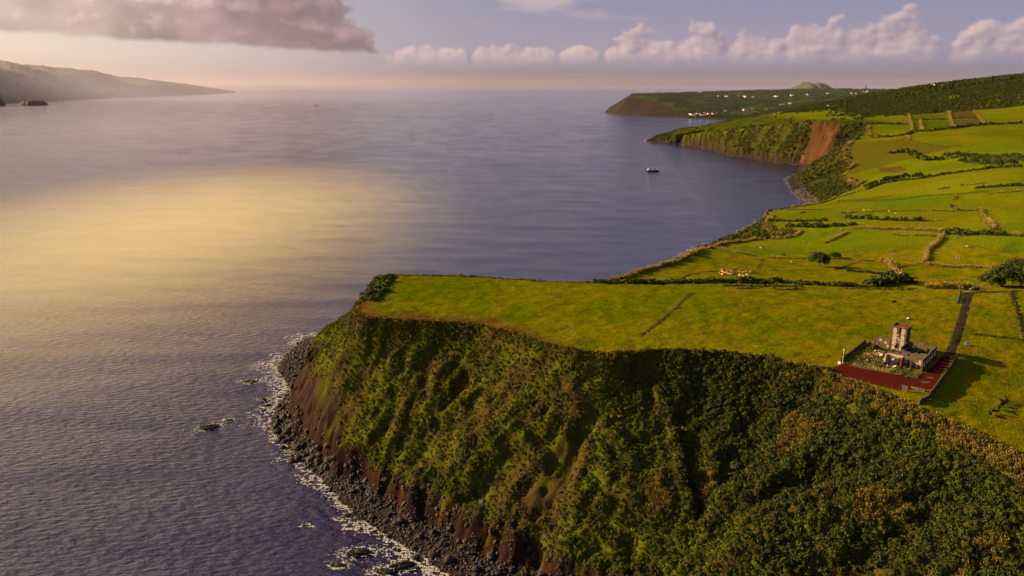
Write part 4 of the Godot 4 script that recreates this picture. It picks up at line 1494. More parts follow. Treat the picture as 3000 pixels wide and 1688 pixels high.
	for e in SEA_ROCKS:
		for k in int(260 * e[3]):
			var a := r.randf() * TAU
			var d: float = e[3] * (0.8 + absf(r.randfn(0, 0.55)))
			var q := Vector2(cos(a) * d * 1.5, sin(a) * d * 0.9).rotated(e[4])
			if absf(lace.get_noise_2d((e[0] + q.x) * 1.5, (e[1] + q.y) * 1.5)) > 0.14: continue
			fx.append(turned(Vector3(e[0] + q.x, 0.34, e[1] + q.y), Vector3(0.45, 1, 0.28) * r.randf_range(0.5, 1.3), r.randf_range(-0.6, 0.6)))
			ft.append(Color.WHITE)
	for q in [[1, 60000, 2.2, 0.5, 1.3], [3, 60000, 3.0, 0.8, 2.4]]:
		var tx = tiles[q[0]]
		for i in q[1]:
			var px: float = r.randf_range(tx.x0, minf(tx.x0 + 560.0, 950.0))
			var pz: float = r.randf_range(tx.z0, tx.z0 + tx.step * (tx.nz - 2))
			var ds: float = tx.pick(tx.ds, px, pz)
			if ds > 1.0 or ds < -q[2] * 2.0 or px > -pz * 0.66: continue
			if n_mid.get_noise_2d(px * 0.5, pz * 0.5) < -0.1: continue
			var s: float = r.randf_range(q[3], q[4])
			fx.append(turned(Vector3(px, 0.4, pz), Vector3(s * 1.6, 1, s * 0.7), r.randf_range(-0.6, 0.6)))
			ft.append(Color.WHITE)
	many("foam", flake, foam_m, fx, ft, "white surf breaking along the rocks")
	print("foam ", fx.size())
	for e in SEA_ROCKS:
		var o := put("sea_rock", stone_mesh(int(e[2] * 31) + 7, 0.6, 10, 16, 0.55), mats.wet_rock if e[6] == "" else mats.pale_rock)
		o.position = Vector3(e[0], 0.15, e[1])
		o.scale = Vector3(e[3] * 1.5, e[2], e[3] * 0.8)
		o.rotation.y = -e[4]
		tag(o, e[5], "rock")

# ---------------------------------------------------------------- trees
func tree(called: String, at: Vector3, tall: float, wide: float, n: int, size: float, col: Color, label: String, category := "tree", group := "", trunk_h := 0.35, sd := 0) -> void:
	var r := RandomNumberGenerator.new()
	r.seed = hash(label) + sd
	var o := base(called, at)
	tag(o, label, category, group)
	var b := Bag.new()
	var bark := Color(0.09, 0.065, 0.045)
	var crown := Bag.new()
	var fork := Vector3(0, tall * trunk_h, 0)
	b.tube(Vector3(0, -0.5, 0), fork, tall * 0.05, tall * 0.035, 8, bark)
	var lobes := []
	for k in 11:
		var a := TAU * (k * 0.618)
		var d := wide * 0.5 * sqrt((k + 0.5) / 11.0) * 0.78
		var top := Vector3(cos(a) * d, tall * (0.84 - 0.62 * pow(d / (wide * 0.5), 2.0)) * r.randf_range(0.92, 1.04), sin(a) * d)
		var mid := fork.lerp(top, 0.55) + Vector3(r.randfn(), r.randfn() * 0.3, r.randfn()) * wide * 0.03
		b.tube(fork - Vector3(0, 0.1, 0), mid, tall * 0.022, tall * 0.014, 6, bark, false)
		b.tube(mid, top, tall * 0.014, tall * 0.005, 5, bark, false)
		lobes.append([top, wide * r.randf_range(0.17, 0.24), shade(col, r.randf_range(0.8, 1.2))])
	put("trunk", b.mesh(), mats.tint_rough, o)
	for k in n:
		var l: Array = lobes[k % lobes.size()]
		var dir := spin(r)
		var p: Vector3 = l[0] + Vector3(dir.x, dir.y * 0.7, dir.z) * l[1] * pow(r.randf(), 0.3)
		leaf(crown, r, p, dir, size * r.randf_range(0.7, 1.3), shade(l[2], r.randf_range(0.65, 1.35)))
	put("crown", crown.mesh(), mats.leaf, o)

# ---------------------------------------------------------------- animals, vehicles, boats, houses
var cow_up: ArrayMesh
var cow_down: ArrayMesh

func make_cows() -> void:
	var V := func(x, y, z): return Vector3(x, y, z)
	var common := [
		[Vector3(-0.75, 1.02, 0), Vector3(0.0, 0.98, 0), 0.30, 0.36], [Vector3(0.0, 0.98, 0), Vector3(0.62, 1.05, 0), 0.36, 0.31],
		[Vector3(-0.8, 1.18, 0), Vector3(0.6, 1.24, 0), 0.14, 0.12], [Vector3(-0.95, 1.2, 0), Vector3(-1.02, 0.55, 0), 0.045, 0.03],
		[Vector3(-0.15, 0.72, 0), Vector3(-0.45, 0.66, 0), 0.16, 0.12]]
	for s in [-1.0, 1.0]:
		common.append([Vector3(0.58, 0.9, 0.17 * s), Vector3(0.56, 0.45, 0.16 * s), 0.15, 0.075])
		common.append([Vector3(0.56, 0.45, 0.16 * s), Vector3(0.58, 0.06, 0.16 * s), 0.07, 0.06])
		common.append([Vector3(-0.72, 0.95, 0.18 * s), Vector3(-0.66, 0.62, 0.17 * s), 0.20, 0.11])
		common.append([Vector3(-0.66, 0.62, 0.17 * s), Vector3(-0.82, 0.42, 0.16 * s), 0.10, 0.07])
		common.append([Vector3(-0.82, 0.42, 0.16 * s), Vector3(-0.78, 0.06, 0.16 * s), 0.065, 0.06])
	var up := common.duplicate()
	up.append_array([[Vector3(0.66, 1.15, 0), Vector3(1.02, 1.36, 0), 0.22, 0.14], [Vector3(1.02, 1.38, 0), Vector3(1.36, 1.2, 0), 0.13, 0.085], [Vector3(1.0, 1.44, 0.1), Vector3(0.98, 1.42, 0.28), 0.05, 0.03], [Vector3(1.0, 1.44, -0.1), Vector3(0.98, 1.42, -0.28), 0.05, 0.03]])
	var down := common.duplicate()
	down.append_array([[Vector3(0.66, 1.05, 0), Vector3(1.08, 0.6, 0), 0.22, 0.13], [Vector3(1.08, 0.6, 0), Vector3(1.28, 0.18, 0), 0.13, 0.08], [Vector3(1.1, 0.66, 0.1), Vector3(1.06, 0.68, 0.28), 0.05, 0.03], [Vector3(1.1, 0.66, -0.1), Vector3(1.06, 0.68, -0.28), 0.05, 0.03]])
	cow_up = body_mesh(up, 0.075, 0.08)
	cow_down = body_mesh(down, 0.075, 0.08)

func cow(x: float, z: float, turn: float, coat: String, label: String, group: String) -> void:
	var o := put("cow", cow_down if int(absf(x * 7.0)) % 3 else cow_up, mats["coat_" + coat])
	o.position = on_ground(x, z, -0.02)
	o.rotation.y = turn
	o.scale = Vector3.ONE * 1.08
	tag(o, label, "cow", group)

func bale_mesh() -> ArrayMesh:
	var b := Bag.new()
	var prof := [[-0.6, 0.0], [-0.6, 0.52], [-0.54, 0.6], [0.54, 0.6], [0.6, 0.52], [0.6, 0.0]]
	for k in 14:
		var a := TAU * k / 14.0
		var c := TAU * (k + 1) / 14.0
		for j in 5:
			var p: Array = prof[j]
			var q: Array = prof[j + 1]
			b.quad(Vector3(p[0], p[1] * cos(a), p[1] * sin(a)), Vector3(p[0], p[1] * cos(c), p[1] * sin(c)), Vector3(q[0], q[1] * cos(c), q[1] * sin(c)), Vector3(q[0], q[1] * cos(a), q[1] * sin(a)), Color.WHITE)
	return b.mesh()

# a solid from a side outline (x, y), rounded in plan by narrowing towards top and ends
func loft(parent: Node3D, called: String, outline: Array, half: float, tuck: float, m: Material) -> MeshInstance3D:
	var b := Bag.new()
	var n := outline.size()
	var cy := 0.0
	for p in outline: cy += p[1] / n
	var ring := []
	for lay in [[1.0, -half + tuck], [1.0, half - tuck]]:
		pass
	var rows := [[0.93, -half], [1.0, -half + tuck], [1.0, half - tuck], [0.93, half]]
	for q in rows:
		var row := []
		for p in outline: row.append(Vector3(p[0] * q[0], cy + (p[1] - cy) * q[0], q[1]))
		ring.append(row)
	for j in 3:
		for i in n:
			var i2 := (i + 1) % n
			b.quad(ring[j][i], ring[j][i2], ring[j + 1][i2], ring[j + 1][i], Color.WHITE)
	for j in [0, 3]:
		var pts := PackedVector2Array()
		for p in ring[j]: pts.append(Vector2(p.x, p.y))
		var ids := Geometry2D.triangulate_polygon(pts)
		for k in range(0, ids.size(), 3): b.tri(ring[j][ids[k]], ring[j][ids[k + 1]], ring[j][ids[k + 2]], Color.WHITE)
	return put(called, b.mesh(), m, parent)

func wheel(parent: Node3D, at: Vector3, rad: float, wide: float) -> void:
	var tyre := Bag.new()
	tyre.tube(Vector3(0, 0, -wide * 0.5), Vector3(0, 0, wide * 0.5), rad, rad, 14, Color.WHITE)
	tyre.tube(Vector3(0, 0, wide * 0.5), Vector3(0, 0, -wide * 0.5), rad, rad, 14, Color.WHITE)
	var w := put("wheel", tyre.mesh(), mats.tyre, parent)
	w.position = at
	var rim := Bag.new()
	rim.tube(Vector3(0, 0, -wide * 0.54), Vector3(0, 0, wide * 0.54), rad * 0.6, rad * 0.6, 12, Color.WHITE)
	rim.tube(Vector3(0, 0, wide * 0.54), Vector3(0, 0, -wide * 0.54), rad * 0.6, rad * 0.6, 12, Color.WHITE)
	put("rim", rim.mesh(), mats.pale, w)

func suv(at: Vector3, turn: float) -> void:
	var o := base("parked_suv", at, turn)
	tag(o, "dark estate car parked where the farm road meets the lane", "car")
	loft(o, "body", [[-2.25, 0.35], [2.2, 0.35], [2.3, 0.75], [2.15, 0.98], [1.15, 1.08], [-2.2, 1.10], [-2.32, 0.8]], 0.9, 0.12, mats.car)
	loft(o, "cabin", [[-2.1, 1.09], [1.05, 1.07], [0.35, 1.62], [-0.2, 1.70], [-1.75, 1.68]], 0.78, 0.12, mats.car)
	for s in [-1.0, 1.0]:
		var wb := Bag.new()
		wb.quad(Vector3(-1.8, 1.14, 0.792 * s), Vector3(0.8, 1.12, 0.792 * s), Vector3(0.28, 1.55, 0.772 * s), Vector3(-1.6, 1.58, 0.772 * s), Color.WHITE)
		put("side_window", wb.mesh(), mats.glass, o)
		var hb := Bag.new()
		hb.block(Transform3D(Basis(), Vector3(2.24, 0.8, 0.6 * s)), Vector3(0.12, 0.18, 0.34), Color.WHITE)
		put("headlight", hb.mesh(), mats.pale, o)
		for x in [-1.4, 1.4]: wheel(o, Vector3(x, 0.35, 0.78 * s), 0.35, 0.24)
	var sb := Bag.new()
	sb.quad(Vector3(1.04, 1.12, -0.66), Vector3(0.45, 1.56, -0.6), Vector3(0.45, 1.56, 0.6), Vector3(1.04, 1.12, 0.66), Color.WHITE)
	put("windscreen", sb.mesh(), mats.glass, o)

func ship(at: Vector3, turn: float) -> void:
	var o := base("work_ship", at, turn)
	tag(o, "small dark work vessel with a white bow riding in the bay", "ship")
	var b := Bag.new()
	var prev := []
	var dark := Color(0.025, 0.024, 0.032)
	for k in 13:
		var x := -12.5 + 25.0 * k / 12.0
		var w := 3.4 * (1.0 - pow(maxf(x / 12.5, 0.0), 3.0) * 0.92) * (1.0 - 0.15 * smooth(-10.0, -12.5, x))
		var y := 2.1 + 0.9 * pow(maxf(x / 12.5, 0.0), 2.0)
		var row := [Vector3(x, y, -w), Vector3(x * 0.96, -0.5, -w * 0.8), Vector3(x * 0.96, -0.5, w * 0.8), Vector3(x, y, w)]
		if prev:
			for i in 3: b.quad(prev[i], row[i], row[i + 1], prev[i + 1], dark)
			b.quad(prev[3], row[3], row[0], prev[0], Color(0.10, 0.08, 0.07))
		else:
			b.quad(row[0], row[1], row[2], row[3], dark)
		prev = row
	put("hull", b.mesh(), mats.tint_rough, o)
	var st := Bag.new()
	st.block(Transform3D(Basis(), Vector3(9.0, 3.9, 0)), Vector3(3.6, 2.6, 4.2), Color.WHITE, 0.92)
	put("wheelhouse", st.mesh(), mats.pale, o)
	var fb := Bag.new()
	fb.tube(Vector3(6.2, 2.0, 0), Vector3(6.2, 5.2, 0), 0.8, 0.7, 10, Color.WHITE)
	put("funnel", fb.mesh(), mats.tyre, o)
	var cb := Bag.new()
	cb.block(Transform3D(Basis(), Vector3(0.5, 3.4, 0)), Vector3(1.2, 2.8, 1.2), Color.WHITE)
	cb.tube(Vector3(0.5, 4.8, 0), Vector3(-4.5, 3.3, 0), 0.25, 0.15, 6, Color.WHITE)
	put("crane", cb.mesh(), mats.rust, o)
	var mb := Bag.new()
	mb.tube(Vector3(-9.5, 2.0, 0), Vector3(-9.5, 6.6, 0), 0.2, 0.12, 6, Color.WHITE)
	put("mast", mb.mesh(), mats.rust, o)
	for k in 3:
		var hb := Bag.new()
		hb.block(Transform3D(Basis(), Vector3(-7.0 + k * 2.6, 2.55, 0)), Vector3(2.0, 0.8, 3.6), Color.WHITE)
		put("hatch", hb.mesh(), mats.tyre, o)

func ferry(at: Vector3, turn: float) -> void:
	var o := base("ferry_boat", at, turn)
	o.scale = Vector3.ONE * 0.6
	tag(o, "white passenger boat trailing a thin wake far out at sea", "boat")
	loft(o, "hull", [[-24, -1], [20, 0], [26, 6], [-25, 5]], 5.0, 1.0, mats.pale)
	loft(o, "cabin", [[-20, 5], [14, 5.4], [11, 11], [-19, 11]], 4.0, 0.6, mats.pale)
	loft(o, "bridge", [[2, 11], [11, 11], [9, 15], [3, 15]], 3.0, 0.4, mats.pale)
	var w := Bag.new()
	for k in 24:
		var x := -28.0 - k * 11.0
		w.quad(Vector3(x, 0.9, -2.5 - 0.12 * k), Vector3(x, 0.9, 2.5 + 0.12 * k), Vector3(x - 9.0, 0.9, 2.6 + 0.12 * k), Vector3(x - 9.0, 0.9, -2.6 - 0.12 * k), Color.WHITE)
	var ww := put("wake_foam", w.mesh(), mats.foam)
	ww.transform = o.transform
	ww.set_meta("kind", "stuff")
	ww.set_meta("label", "pale wake behind the passenger boat")

func house_parts(o: Node3D, w: float, d: float, h: float, roof: Material) -> void:
	var b := Bag.new()
	b.block(Transform3D(Basis(), Vector3(0, h * 0.5 - 1.5, 0)), Vector3(w, h + 3.0, d), Color.WHITE)
	put("wall", b.mesh(), mats.pale, o)
	var r := Bag.new()
	var e := 0.5
	var y := h + 0.003
	var a := Vector3(-w * 0.5 - e, y, -d * 0.5 - e)
	var bb := Vector3(w * 0.5 + e, y, -d * 0.5 - e)
	var c := Vector3(w * 0.5 + e, y, d * 0.5 + e)
	var dd := Vector3(-w * 0.5 - e, y, d * 0.5 + e)
	var p := Vector3(-w * 0.5 - e, y + d * 0.32, 0)
	var q := Vector3(w * 0.5 + e, y + d * 0.32, 0)
	r.quad(a, p, q, bb, Color.WHITE)
	r.quad(c, q, p, dd, Color.WHITE)
	r.tri(a, dd, p, Color.WHITE)
	r.tri(bb, q, c, Color.WHITE)
	r.quad(a, bb, c, dd, Color.WHITE)
	put("roof", r.mesh(), roof, o)

# ---------------------------------------------------------------- far land
func far_island() -> void:
	var v := PackedVector3Array()
	var c := PackedColorArray()
	var n1 := noise_of(501, 0.0011, 5)
	var rows := 26
	var cols := 120
	for i in cols:
		var s := float(i) / (cols - 1)
		var coast := Vector2(0, 0)
		var ridge := 0.0
		for k in ISLAND.size() - 1:
			if s >= ISLAND[k][0] and s <= ISLAND[k + 1][0]:
				var f: float = (s - ISLAND[k][0]) / (ISLAND[k + 1][0] - ISLAND[k][0])
				coast = Vector2(ISLAND[k][1], ISLAND[k][2]).lerp(Vector2(ISLAND[k + 1][1], ISLAND[k + 1][2]), f)
				ridge = lerpf(ISLAND[k][3], ISLAND[k + 1][3], f)
		var inland := coast.normalized()
		for j in rows:
			var t := float(j) / (rows - 1)
			var p := coast + inland * t * 5200.0
			var h := ridge * (sin(minf(t * 1.55, 1.0) * PI * 0.5) if t < 0.65 else cos((t - 0.65) / 0.35 * PI * 0.5)) + 14.0 * smooth(0.0, 0.02, t)
			h *= 1.0 + 0.16 * n1.get_noise_2d(p.x, p.y)
			if j == 0: h = -5.0
			v.append(Vector3(p.x, h, p.y))
			c.append(Color(0.035, 0.042, 0.02).lerp(Color(0.075, 0.07, 0.035), smooth(-0.1, 0.4, n1.get_noise_2d(p.x * 3.0, p.y * 3.0))))
	var st := SurfaceTool.new()
	st.begin(Mesh.PRIMITIVE_TRIANGLES)
	for k in v.size():
		st.set_color(c[k])
		st.add_vertex(v[k])
	for i in cols - 1:
		for j in rows - 1:
			var a := i * rows + j
			for q in [a, a + 1, a + rows, a + rows, a + 1, a + rows + 1]: st.add_index(q)
	st.generate_normals()
	structure("island_hills", st.commit(), tinted())

func mound(called: String, at: Vector3, size: Vector3, col: Color, label: String, sd: int, kind := "structure", steep := 2.0) -> void:
	var nn := noise_of(sd, 1.4, 4)
	var st := SurfaceTool.new()
	st.begin(Mesh.PRIMITIVE_TRIANGLES)
	var n := 28
	for j in n + 1:
		for i in n + 1:
			var x := i * 2.0 / n - 1.0
			var z := j * 2.0 / n - 1.0
			var d := minf(1.0, sqrt(x * x + z * z) * (1.0 + 0.2 * nn.get_noise_2d(x * 2.0, z * 2.0)))
			var h := pow(1.0 - pow(d, steep), 1.0) * (1.0 + 0.25 * nn.get_noise_2d(x * 1.5 + 9.0, z * 1.5))
			st.set_color(shade(col, 1.0 + 0.5 * nn.get_noise_2d(x * 4.0, z * 4.0)))
			st.add_vertex(Vector3(x * size.x, h * size.y - 1.5, z * size.z))
	for j in n:
		for i in n:
			var a := j * (n + 1) + i
			for q in [a, a + 1, a + n + 1, a + 1, a + n + 2, a + n + 1]: st.add_index(q)
	st.generate_normals()
	var o := put(called, st.commit(), tinted())
	o.position = at
	if kind == "structure": o.set_meta("kind", "structure")
	else: tag(o, label, "islet")

func poplar(at: Vector3, tall: float, label: String) -> void:
	var o := base("thin_poplar", at)
	tag(o, label, "tree", "thin bare poplars")
	var r := RandomNumberGenerator.new()
	r.seed = hash(label)
	var t := Bag.new()
	t.tube(Vector3(0, -0.3, 0), Vector3(0, tall * 0.9, 0), 0.16, 0.05, 6, Color(0.11, 0.075, 0.045))
	put("trunk", t.mesh(), mats.tint_rough, o)
	var c := Bag.new()
	for k in 70:
		var y := r.randf_range(0.15, 1.0) * tall
		var a := r.randf() * TAU
		var p := Vector3(cos(a), 0, sin(a)) * r.randf_range(0.1, 0.75) * (1.15 - y / tall)
		var top := p * 1.3 + Vector3(0, r.randf_range(0.5, 1.1), 0)
		var s := Vector3(-sin(a), 0, cos(a)) * 0.09
		c.tri(p + Vector3(0, y, 0) - s, top + Vector3(0, y, 0), p + Vector3(0, y, 0) + s, shade(Color(0.13, 0.085, 0.035), r.randf_range(0.6, 1.3)))
	put("crown", c.mesh(), mats.leaf, o)

func dead_tree(at: Vector3, tall: float, label: String) -> void:
	var o := base("dead_tree", at)
	tag(o, label, "tree")
	var r := RandomNumberGenerator.new()
	r.seed = 5
	var t := Bag.new()
	var grey := Color(0.16, 0.13, 0.11)
	t.tube(Vector3(0, -0.3, 0), Vector3(0.1, tall * 0.45, 0), 0.25, 0.16, 7, grey)
	put("trunk", t.mesh(), mats.tint_rough, o)
	var b := Bag.new()
	for k in 12:
		var a := TAU * k / 12.0 + r.randf()
		var s := Vector3(0.1, tall * r.randf_range(0.3, 0.47), 0)
		var m := s + Vector3(cos(a) * 1.1, tall * 0.22, sin(a) * 1.1)
		b.tube(s, m, 0.09, 0.06, 5, grey, false)
		b.tube(m, m + Vector3(cos(a + 0.5) * 0.7, tall * r.randf_range(0.12, 0.3), sin(a + 0.5) * 0.7), 0.06, 0.02, 4, grey, false)
	put("branch", b.mesh(), mats.tint_rough, o)

func pole(at: Vector3, tall: float, label: String) -> void:
	var o := base("utility_pole", at)
	tag(o, label, "pole")
	var t := Bag.new()
	t.tube(Vector3(0, -0.5, 0), Vector3(0, tall, 0), 0.2, 0.14, 8, Color.WHITE)
	put("shaft", t.mesh(), mats.grey, o)
	var b := Bag.new()
	b.block(Transform3D(Basis(), Vector3(0, tall - 0.6, 0.2)), Vector3(1.4, 0.14, 0.12), Color.WHITE)
	put("crossarm", b.mesh(), mats.grey, o)

func bale_row(a: Vector2, b: Vector2, n: int, rows: int, label: String, group: String) -> void:
	var m := bale_mesh()
	var d := (b - a).normalized()
	for i in n:
		for k in rows:
			var p := a.lerp(b, (i + 0.5) / n) + Vector2(-d.y, d.x) * k * 1.35
			var o := put("silage_bale", m, mats.wrap)
			o.position = on_ground(p.x, p.y, 0.55)
			o.rotation.y = atan2(-d.y, d.x) + 0.04 * sin(i * 3.0)
			tag(o, label, "bale", group)

func tank(at: Vector3, label: String) -> void:
	var o := base("water_tank", at, 0.7)
	o.scale = Vector3.ONE * 0.75
	tag(o, label, "tank")
	var b := Bag.new()
	var prof := [[-0.95, 0.0], [-0.95, 0.55], [-0.85, 0.66], [0.85, 0.66], [0.95, 0.55], [0.95, 0.0]]
	for k in 14:
		var p := TAU * k / 14.0
		var q := TAU * (k + 1) / 14.0
		for j in 5:
			var e: Array = prof[j]
			var f: Array = prof[j + 1]
			b.quad(Vector3(e[0], 1.05 + e[1] * cos(p), e[1] * sin(p)), Vector3(e[0], 1.05 + e[1] * cos(q), e[1] * sin(q)), Vector3(f[0], 1.05 + f[1] * cos(q), f[1] * sin(q)), Vector3(f[0], 1.05 + f[1] * cos(p), f[1] * sin(p)), Color.WHITE)
	put("drum", b.mesh(), mats.blue, o)
	for x in [-0.6, 0.6]:
		for z in [-0.45, 0.45]:
			var l := Bag.new()
			l.block(Transform3D(Basis(), Vector3(x, 0.2, z)), Vector3(0.1, 0.7, 0.1), Color.WHITE)
			put("leg", l.mesh(), mats.dark_metal, o)

func trailer(at: Vector3) -> void:
	var o := base("farm_cart", at, 0.3)
	o.scale = Vector3.ONE * 0.72
	tag(o, "small pale farm cart with a yellow top in the headland grass", "cart")
	var b := Bag.new()
	b.block(Transform3D(Basis(), Vector3(0, 0.65, 0)), Vector3(1.6, 0.6, 1.0), Color.WHITE, 1.08)
	put("body", b.mesh(), mats.pale, o)
	var c := Bag.new()
	c.block(Transform3D(Basis(), Vector3(0.2, 1.1, 0)), Vector3(0.5, 0.3, 0.5), Color.WHITE)
	put("top", c.mesh(), mats.yellow, o)
	var d := Bag.new()
	d.block(Transform3D(Basis(), Vector3(-1.05, 0.6, 0)), Vector3(0.45, 0.4, 0.7), Color.WHITE)
	put("front_box", d.mesh(), mats.rust, o)
	for s in [-0.55, 0.55]: wheel(o, Vector3(0.1, 0.32, s), 0.32, 0.16)

func slab(at: Vector3) -> void:
	var b := Bag.new()
	b.block(Transform3D(Basis.from_euler(Vector3(0.25, 0, 0)), Vector3(0, 0.35, 0)), Vector3(5.5, 0.5, 0.9), Color.WHITE, 0.96)
	var o := put("trough", b.mesh(), mats.grey)
	o.position = at
	tag(o, "long pale concrete trough against the bank behind the headland field", "trough")

func signpost(at: Vector3) -> void:
	var o := base("road_sign", at)
	tag(o, "little road sign on a post at the lane junction", "sign")
	var b := Bag.new()
	b.tube(Vector3(0, -0.2, 0), Vector3(0, 2.0, 0), 0.05, 0.05, 6, Color.WHITE)
	put("post", b.mesh(), mats.grey, o)
	var c := Bag.new()
	c.block(Transform3D(Basis(), Vector3(0, 2.1, 0)), Vector3(0.6, 0.45, 0.06), Color.WHITE)
	put("plate", c.mesh(), mats.pale, o)

func house(x: float, z: float, w: float, d: float, h: float, turn: float, label: String, group: String) -> void:
	var o := base("house", on_ground(x, z), turn)
	tag(o, label, "house", group)
	house_parts(o, w, d, h, mats.tile)

func church(x: float, z: float) -> void:
	var o := base("church", on_ground(x, z), 0.2)
	tag(o, "white church with twin towers in the village of the far valley", "church")
	house_parts(o, 26.0, 12.0, 9.0, mats.tile)
	for s in [-4.5, 4.5]:
		var b := Bag.new()
		b.block(Transform3D(Basis(), Vector3(-13.0, 8.0, s)), Vector3(4.4, 19.0, 4.2), Color.WHITE)
		b.block(Transform3D(Basis(), Vector3(-13.0, 19.5, s)), Vector3(4.0, 4.0, 3.8), Color.WHITE, 0.05)
		put("bell_tower", b.mesh(), mats.pale, o)

func mast(at: Vector3, tall: float, label: String) -> void:
	var b := Bag.new()
	b.tube(Vector3(0, -3, 0), Vector3(0, tall, 0), 1.6, 0.9, 5, Color.WHITE)
	b.tube(Vector3(0, tall * 0.7, 0), Vector3(0, tall * 0.74, 0), 2.6, 2.6, 6, Color.WHITE)
	var o := put("radio_mast", b.mesh(), mats.rust)
	o.position = at
	tag(o, label, "mast")

func conifer(at: Vector3, tall: float, label: String) -> void:
	var o := base("conifer", at)
	tag(o, label, "tree")
	var t := Bag.new()
	t.tube(Vector3(0, -2, 0), Vector3(0, tall * 0.95, 0), 0.9, 0.2, 6, Color(0.06, 0.045, 0.035))
	put("trunk", t.mesh(), mats.tint_rough, o)
	var r := RandomNumberGenerator.new()
	r.seed = 9
	var c := Bag.new()
	for k in 400:
		var y := r.randf_range(0.08, 1.0)
		var a := r.randf() * TAU
		var d := (1.02 - y) * tall * 0.17 * r.randf_range(0.5, 1.0)
		leaf(c, r, Vector3(cos(a) * d, y * tall, sin(a) * d), Vector3(cos(a), 0.4, sin(a)), 1.7, Color(0.022, 0.03, 0.012))
	put("crown", c.mesh(), mats.leaf, o)

func build_things() -> void:
	mats.tint_rough = tinted(0.85, 0.3)
	mats.pale = plain(lin(0.62, 0.58, 0.53), 0.7, 0.4)
	mats.dark_metal = plain(lin(0.03, 0.03, 0.035), 0.5, 0.5)
	mats.tyre = plain(lin(0.02, 0.02, 0.02), 0.8, 0.3)
	mats.car = plain(lin(0.012, 0.012, 0.016), 0.25, 0.6)
	mats.glass = plain(lin(0.02, 0.025, 0.03), 0.08, 0.6)
	mats.rust = plain(lin(0.28, 0.12, 0.07), 0.8, 0.3)
	mats.blue = plain(lin(0.02, 0.13, 0.42), 0.45, 0.5)
	mats.yellow = plain(lin(0.55, 0.45, 0.04), 0.6, 0.4)
	mats.wrap = plain(lin(0.012, 0.012, 0.015), 0.45, 0.4)
	mats.tile = plain(lin(0.30, 0.13, 0.07), 0.85, 0.3)
	mats.coat_cream = plain(lin(0.38, 0.24, 0.13), 0.8, 0.3)
	mats.coat_tan = plain(lin(0.36, 0.17, 0.07), 0.8, 0.3)
	mats.coat_brown = plain(lin(0.20, 0.055, 0.022), 0.8, 0.3)
	mats.coat_dark = plain(lin(0.05, 0.02, 0.012), 0.8, 0.3)
	mats.coat_black = plain(lin(0.006, 0.005, 0.005), 0.9, 0.1)
	var pied := plain(Color.WHITE, 0.8, 0.3)
	var pt := noise_tex(63, 0.02, 2, Color(0.06, 0.055, 0.05), Color(0.85, 0.8, 0.75), 128)
	pt.color_ramp.interpolation_mode = Gradient.GRADIENT_INTERPOLATE_CONSTANT
	pt.color_ramp.set_offset(1, 0.62)
	pied.albedo_texture = pt
	pied.uv1_triplanar = true
	pied.uv1_scale = Vector3(0.5, 0.5, 0.5)
	mats.coat_pied = pied
	mats.earth = grained(lin(0.055, 0.032, 0.017), 221, 0.3, 0.6, 3.0)
	mats.straw = grained(lin(0.26, 0.20, 0.05), 229, 0.3, 0.6, 2.0)
	mats.road = grained(lin(0.034, 0.026, 0.022), 223, 0.3, 0.7, 2.0)
	mats.wet_rock = grained(lin(0.030, 0.022, 0.021), 225, 0.4, 0.4, 8.0, 0.45)
	mats.pale_rock = grained(lin(0.13, 0.095, 0.075), 227, 0.4, 0.4, 8.0, 0.7)
	mats.foam = plain(lin(0.55, 0.54, 0.53), 0.8, 0.3)
	mats.foam.transparency = BaseMaterial3D.TRANSPARENCY_ALPHA
	mats.foam.albedo_color.a = 0.5
	leaf_mats()
	build_ruin()
	print("ruin ", Time.get_ticks_msec())
	make_cows()
	print("cows ", Time.get_ticks_msec())
	place_all()
	print("placed ", Time.get_ticks_msec())
	shore_stuff()
	print("shore ", Time.get_ticks_msec())
	cover_near()
	tussocks()
	cover_far()
	print("cover ", Time.get_ticks_msec())

func make_fields() -> void:
	fields.append([line_of([1101.8, -2058.0, 1039.4, -1838.5, 971.5, -1695.4, 938.2, -1738.7]), Color(0.075, 0.042, 0.020)])
	fields.append([line_of([931.2, -1723.5, 964.3, -1682.5, 910.0, -1568.6, 859.8, -1575.5]), Color(0.085, 0.058, 0.020)])
	fields.append([line_of([867.9, -1763.6, 882.1, -1763.6, 774.4, -1534.7, 761.1, -1534.7]), Color(0.062, 0.105, 0.008)])
	fields.append([line_of([887.2, -1755.9, 920.3, -1717.9, 829.3, -1533.0, 776.6, -1529.6]), Color(0.060, 0.110, 0.008)])
	fields.append([line_of([967.4, -1969.8, 997.6, -1873.1, 938.1, -1754.0, 886.7, -1806.6]), Color(0.085, 0.095, 0.012)])
	fields.append([line_of([602.5, -1426.1, 670.0, -1383.1, 660.9, -1345.7, 686.8, -1254.7, 566.2, -1236.9, 519.5, -1232.9, 556.3, -1341.3]), Color(0.098, 0.094, 0.010)])
	fields.append([line_of([566.2, -1236.9, 588.7, -1215.4, 581.8, -1174.9, 560.5, -1169.8, 555.3, -1211.5]), Color(0.105, 0.048, 0.020)])
	fields.append([line_of([93.0, -436.7, 115.4, -467.9, 184.9, -477.2, 201.4, -467.9, 195.1, -430.5, 152.0, -439.6]), Color(0.066, 0.074, 0.008)])
	fields.append([line_of([243.5, -487.2, 281.0, -461.2, 252.9, -419.3, 228.3, -425.4]), Color(0.070, 0.090, 0.008)])
	fields.append([line_of([315.5, -511.8, 346.0, -539.4, 349.8, -536.5, 329.9, -504.0]), Color(0.055, 0.110, 0.008)])
	fields.append([line_of([220.7, -506.8, 231.3, -514.1, 240.8, -506.2, 227.4, -472.5, 210.5, -485.1]), Color(0.060, 0.100, 0.008)])

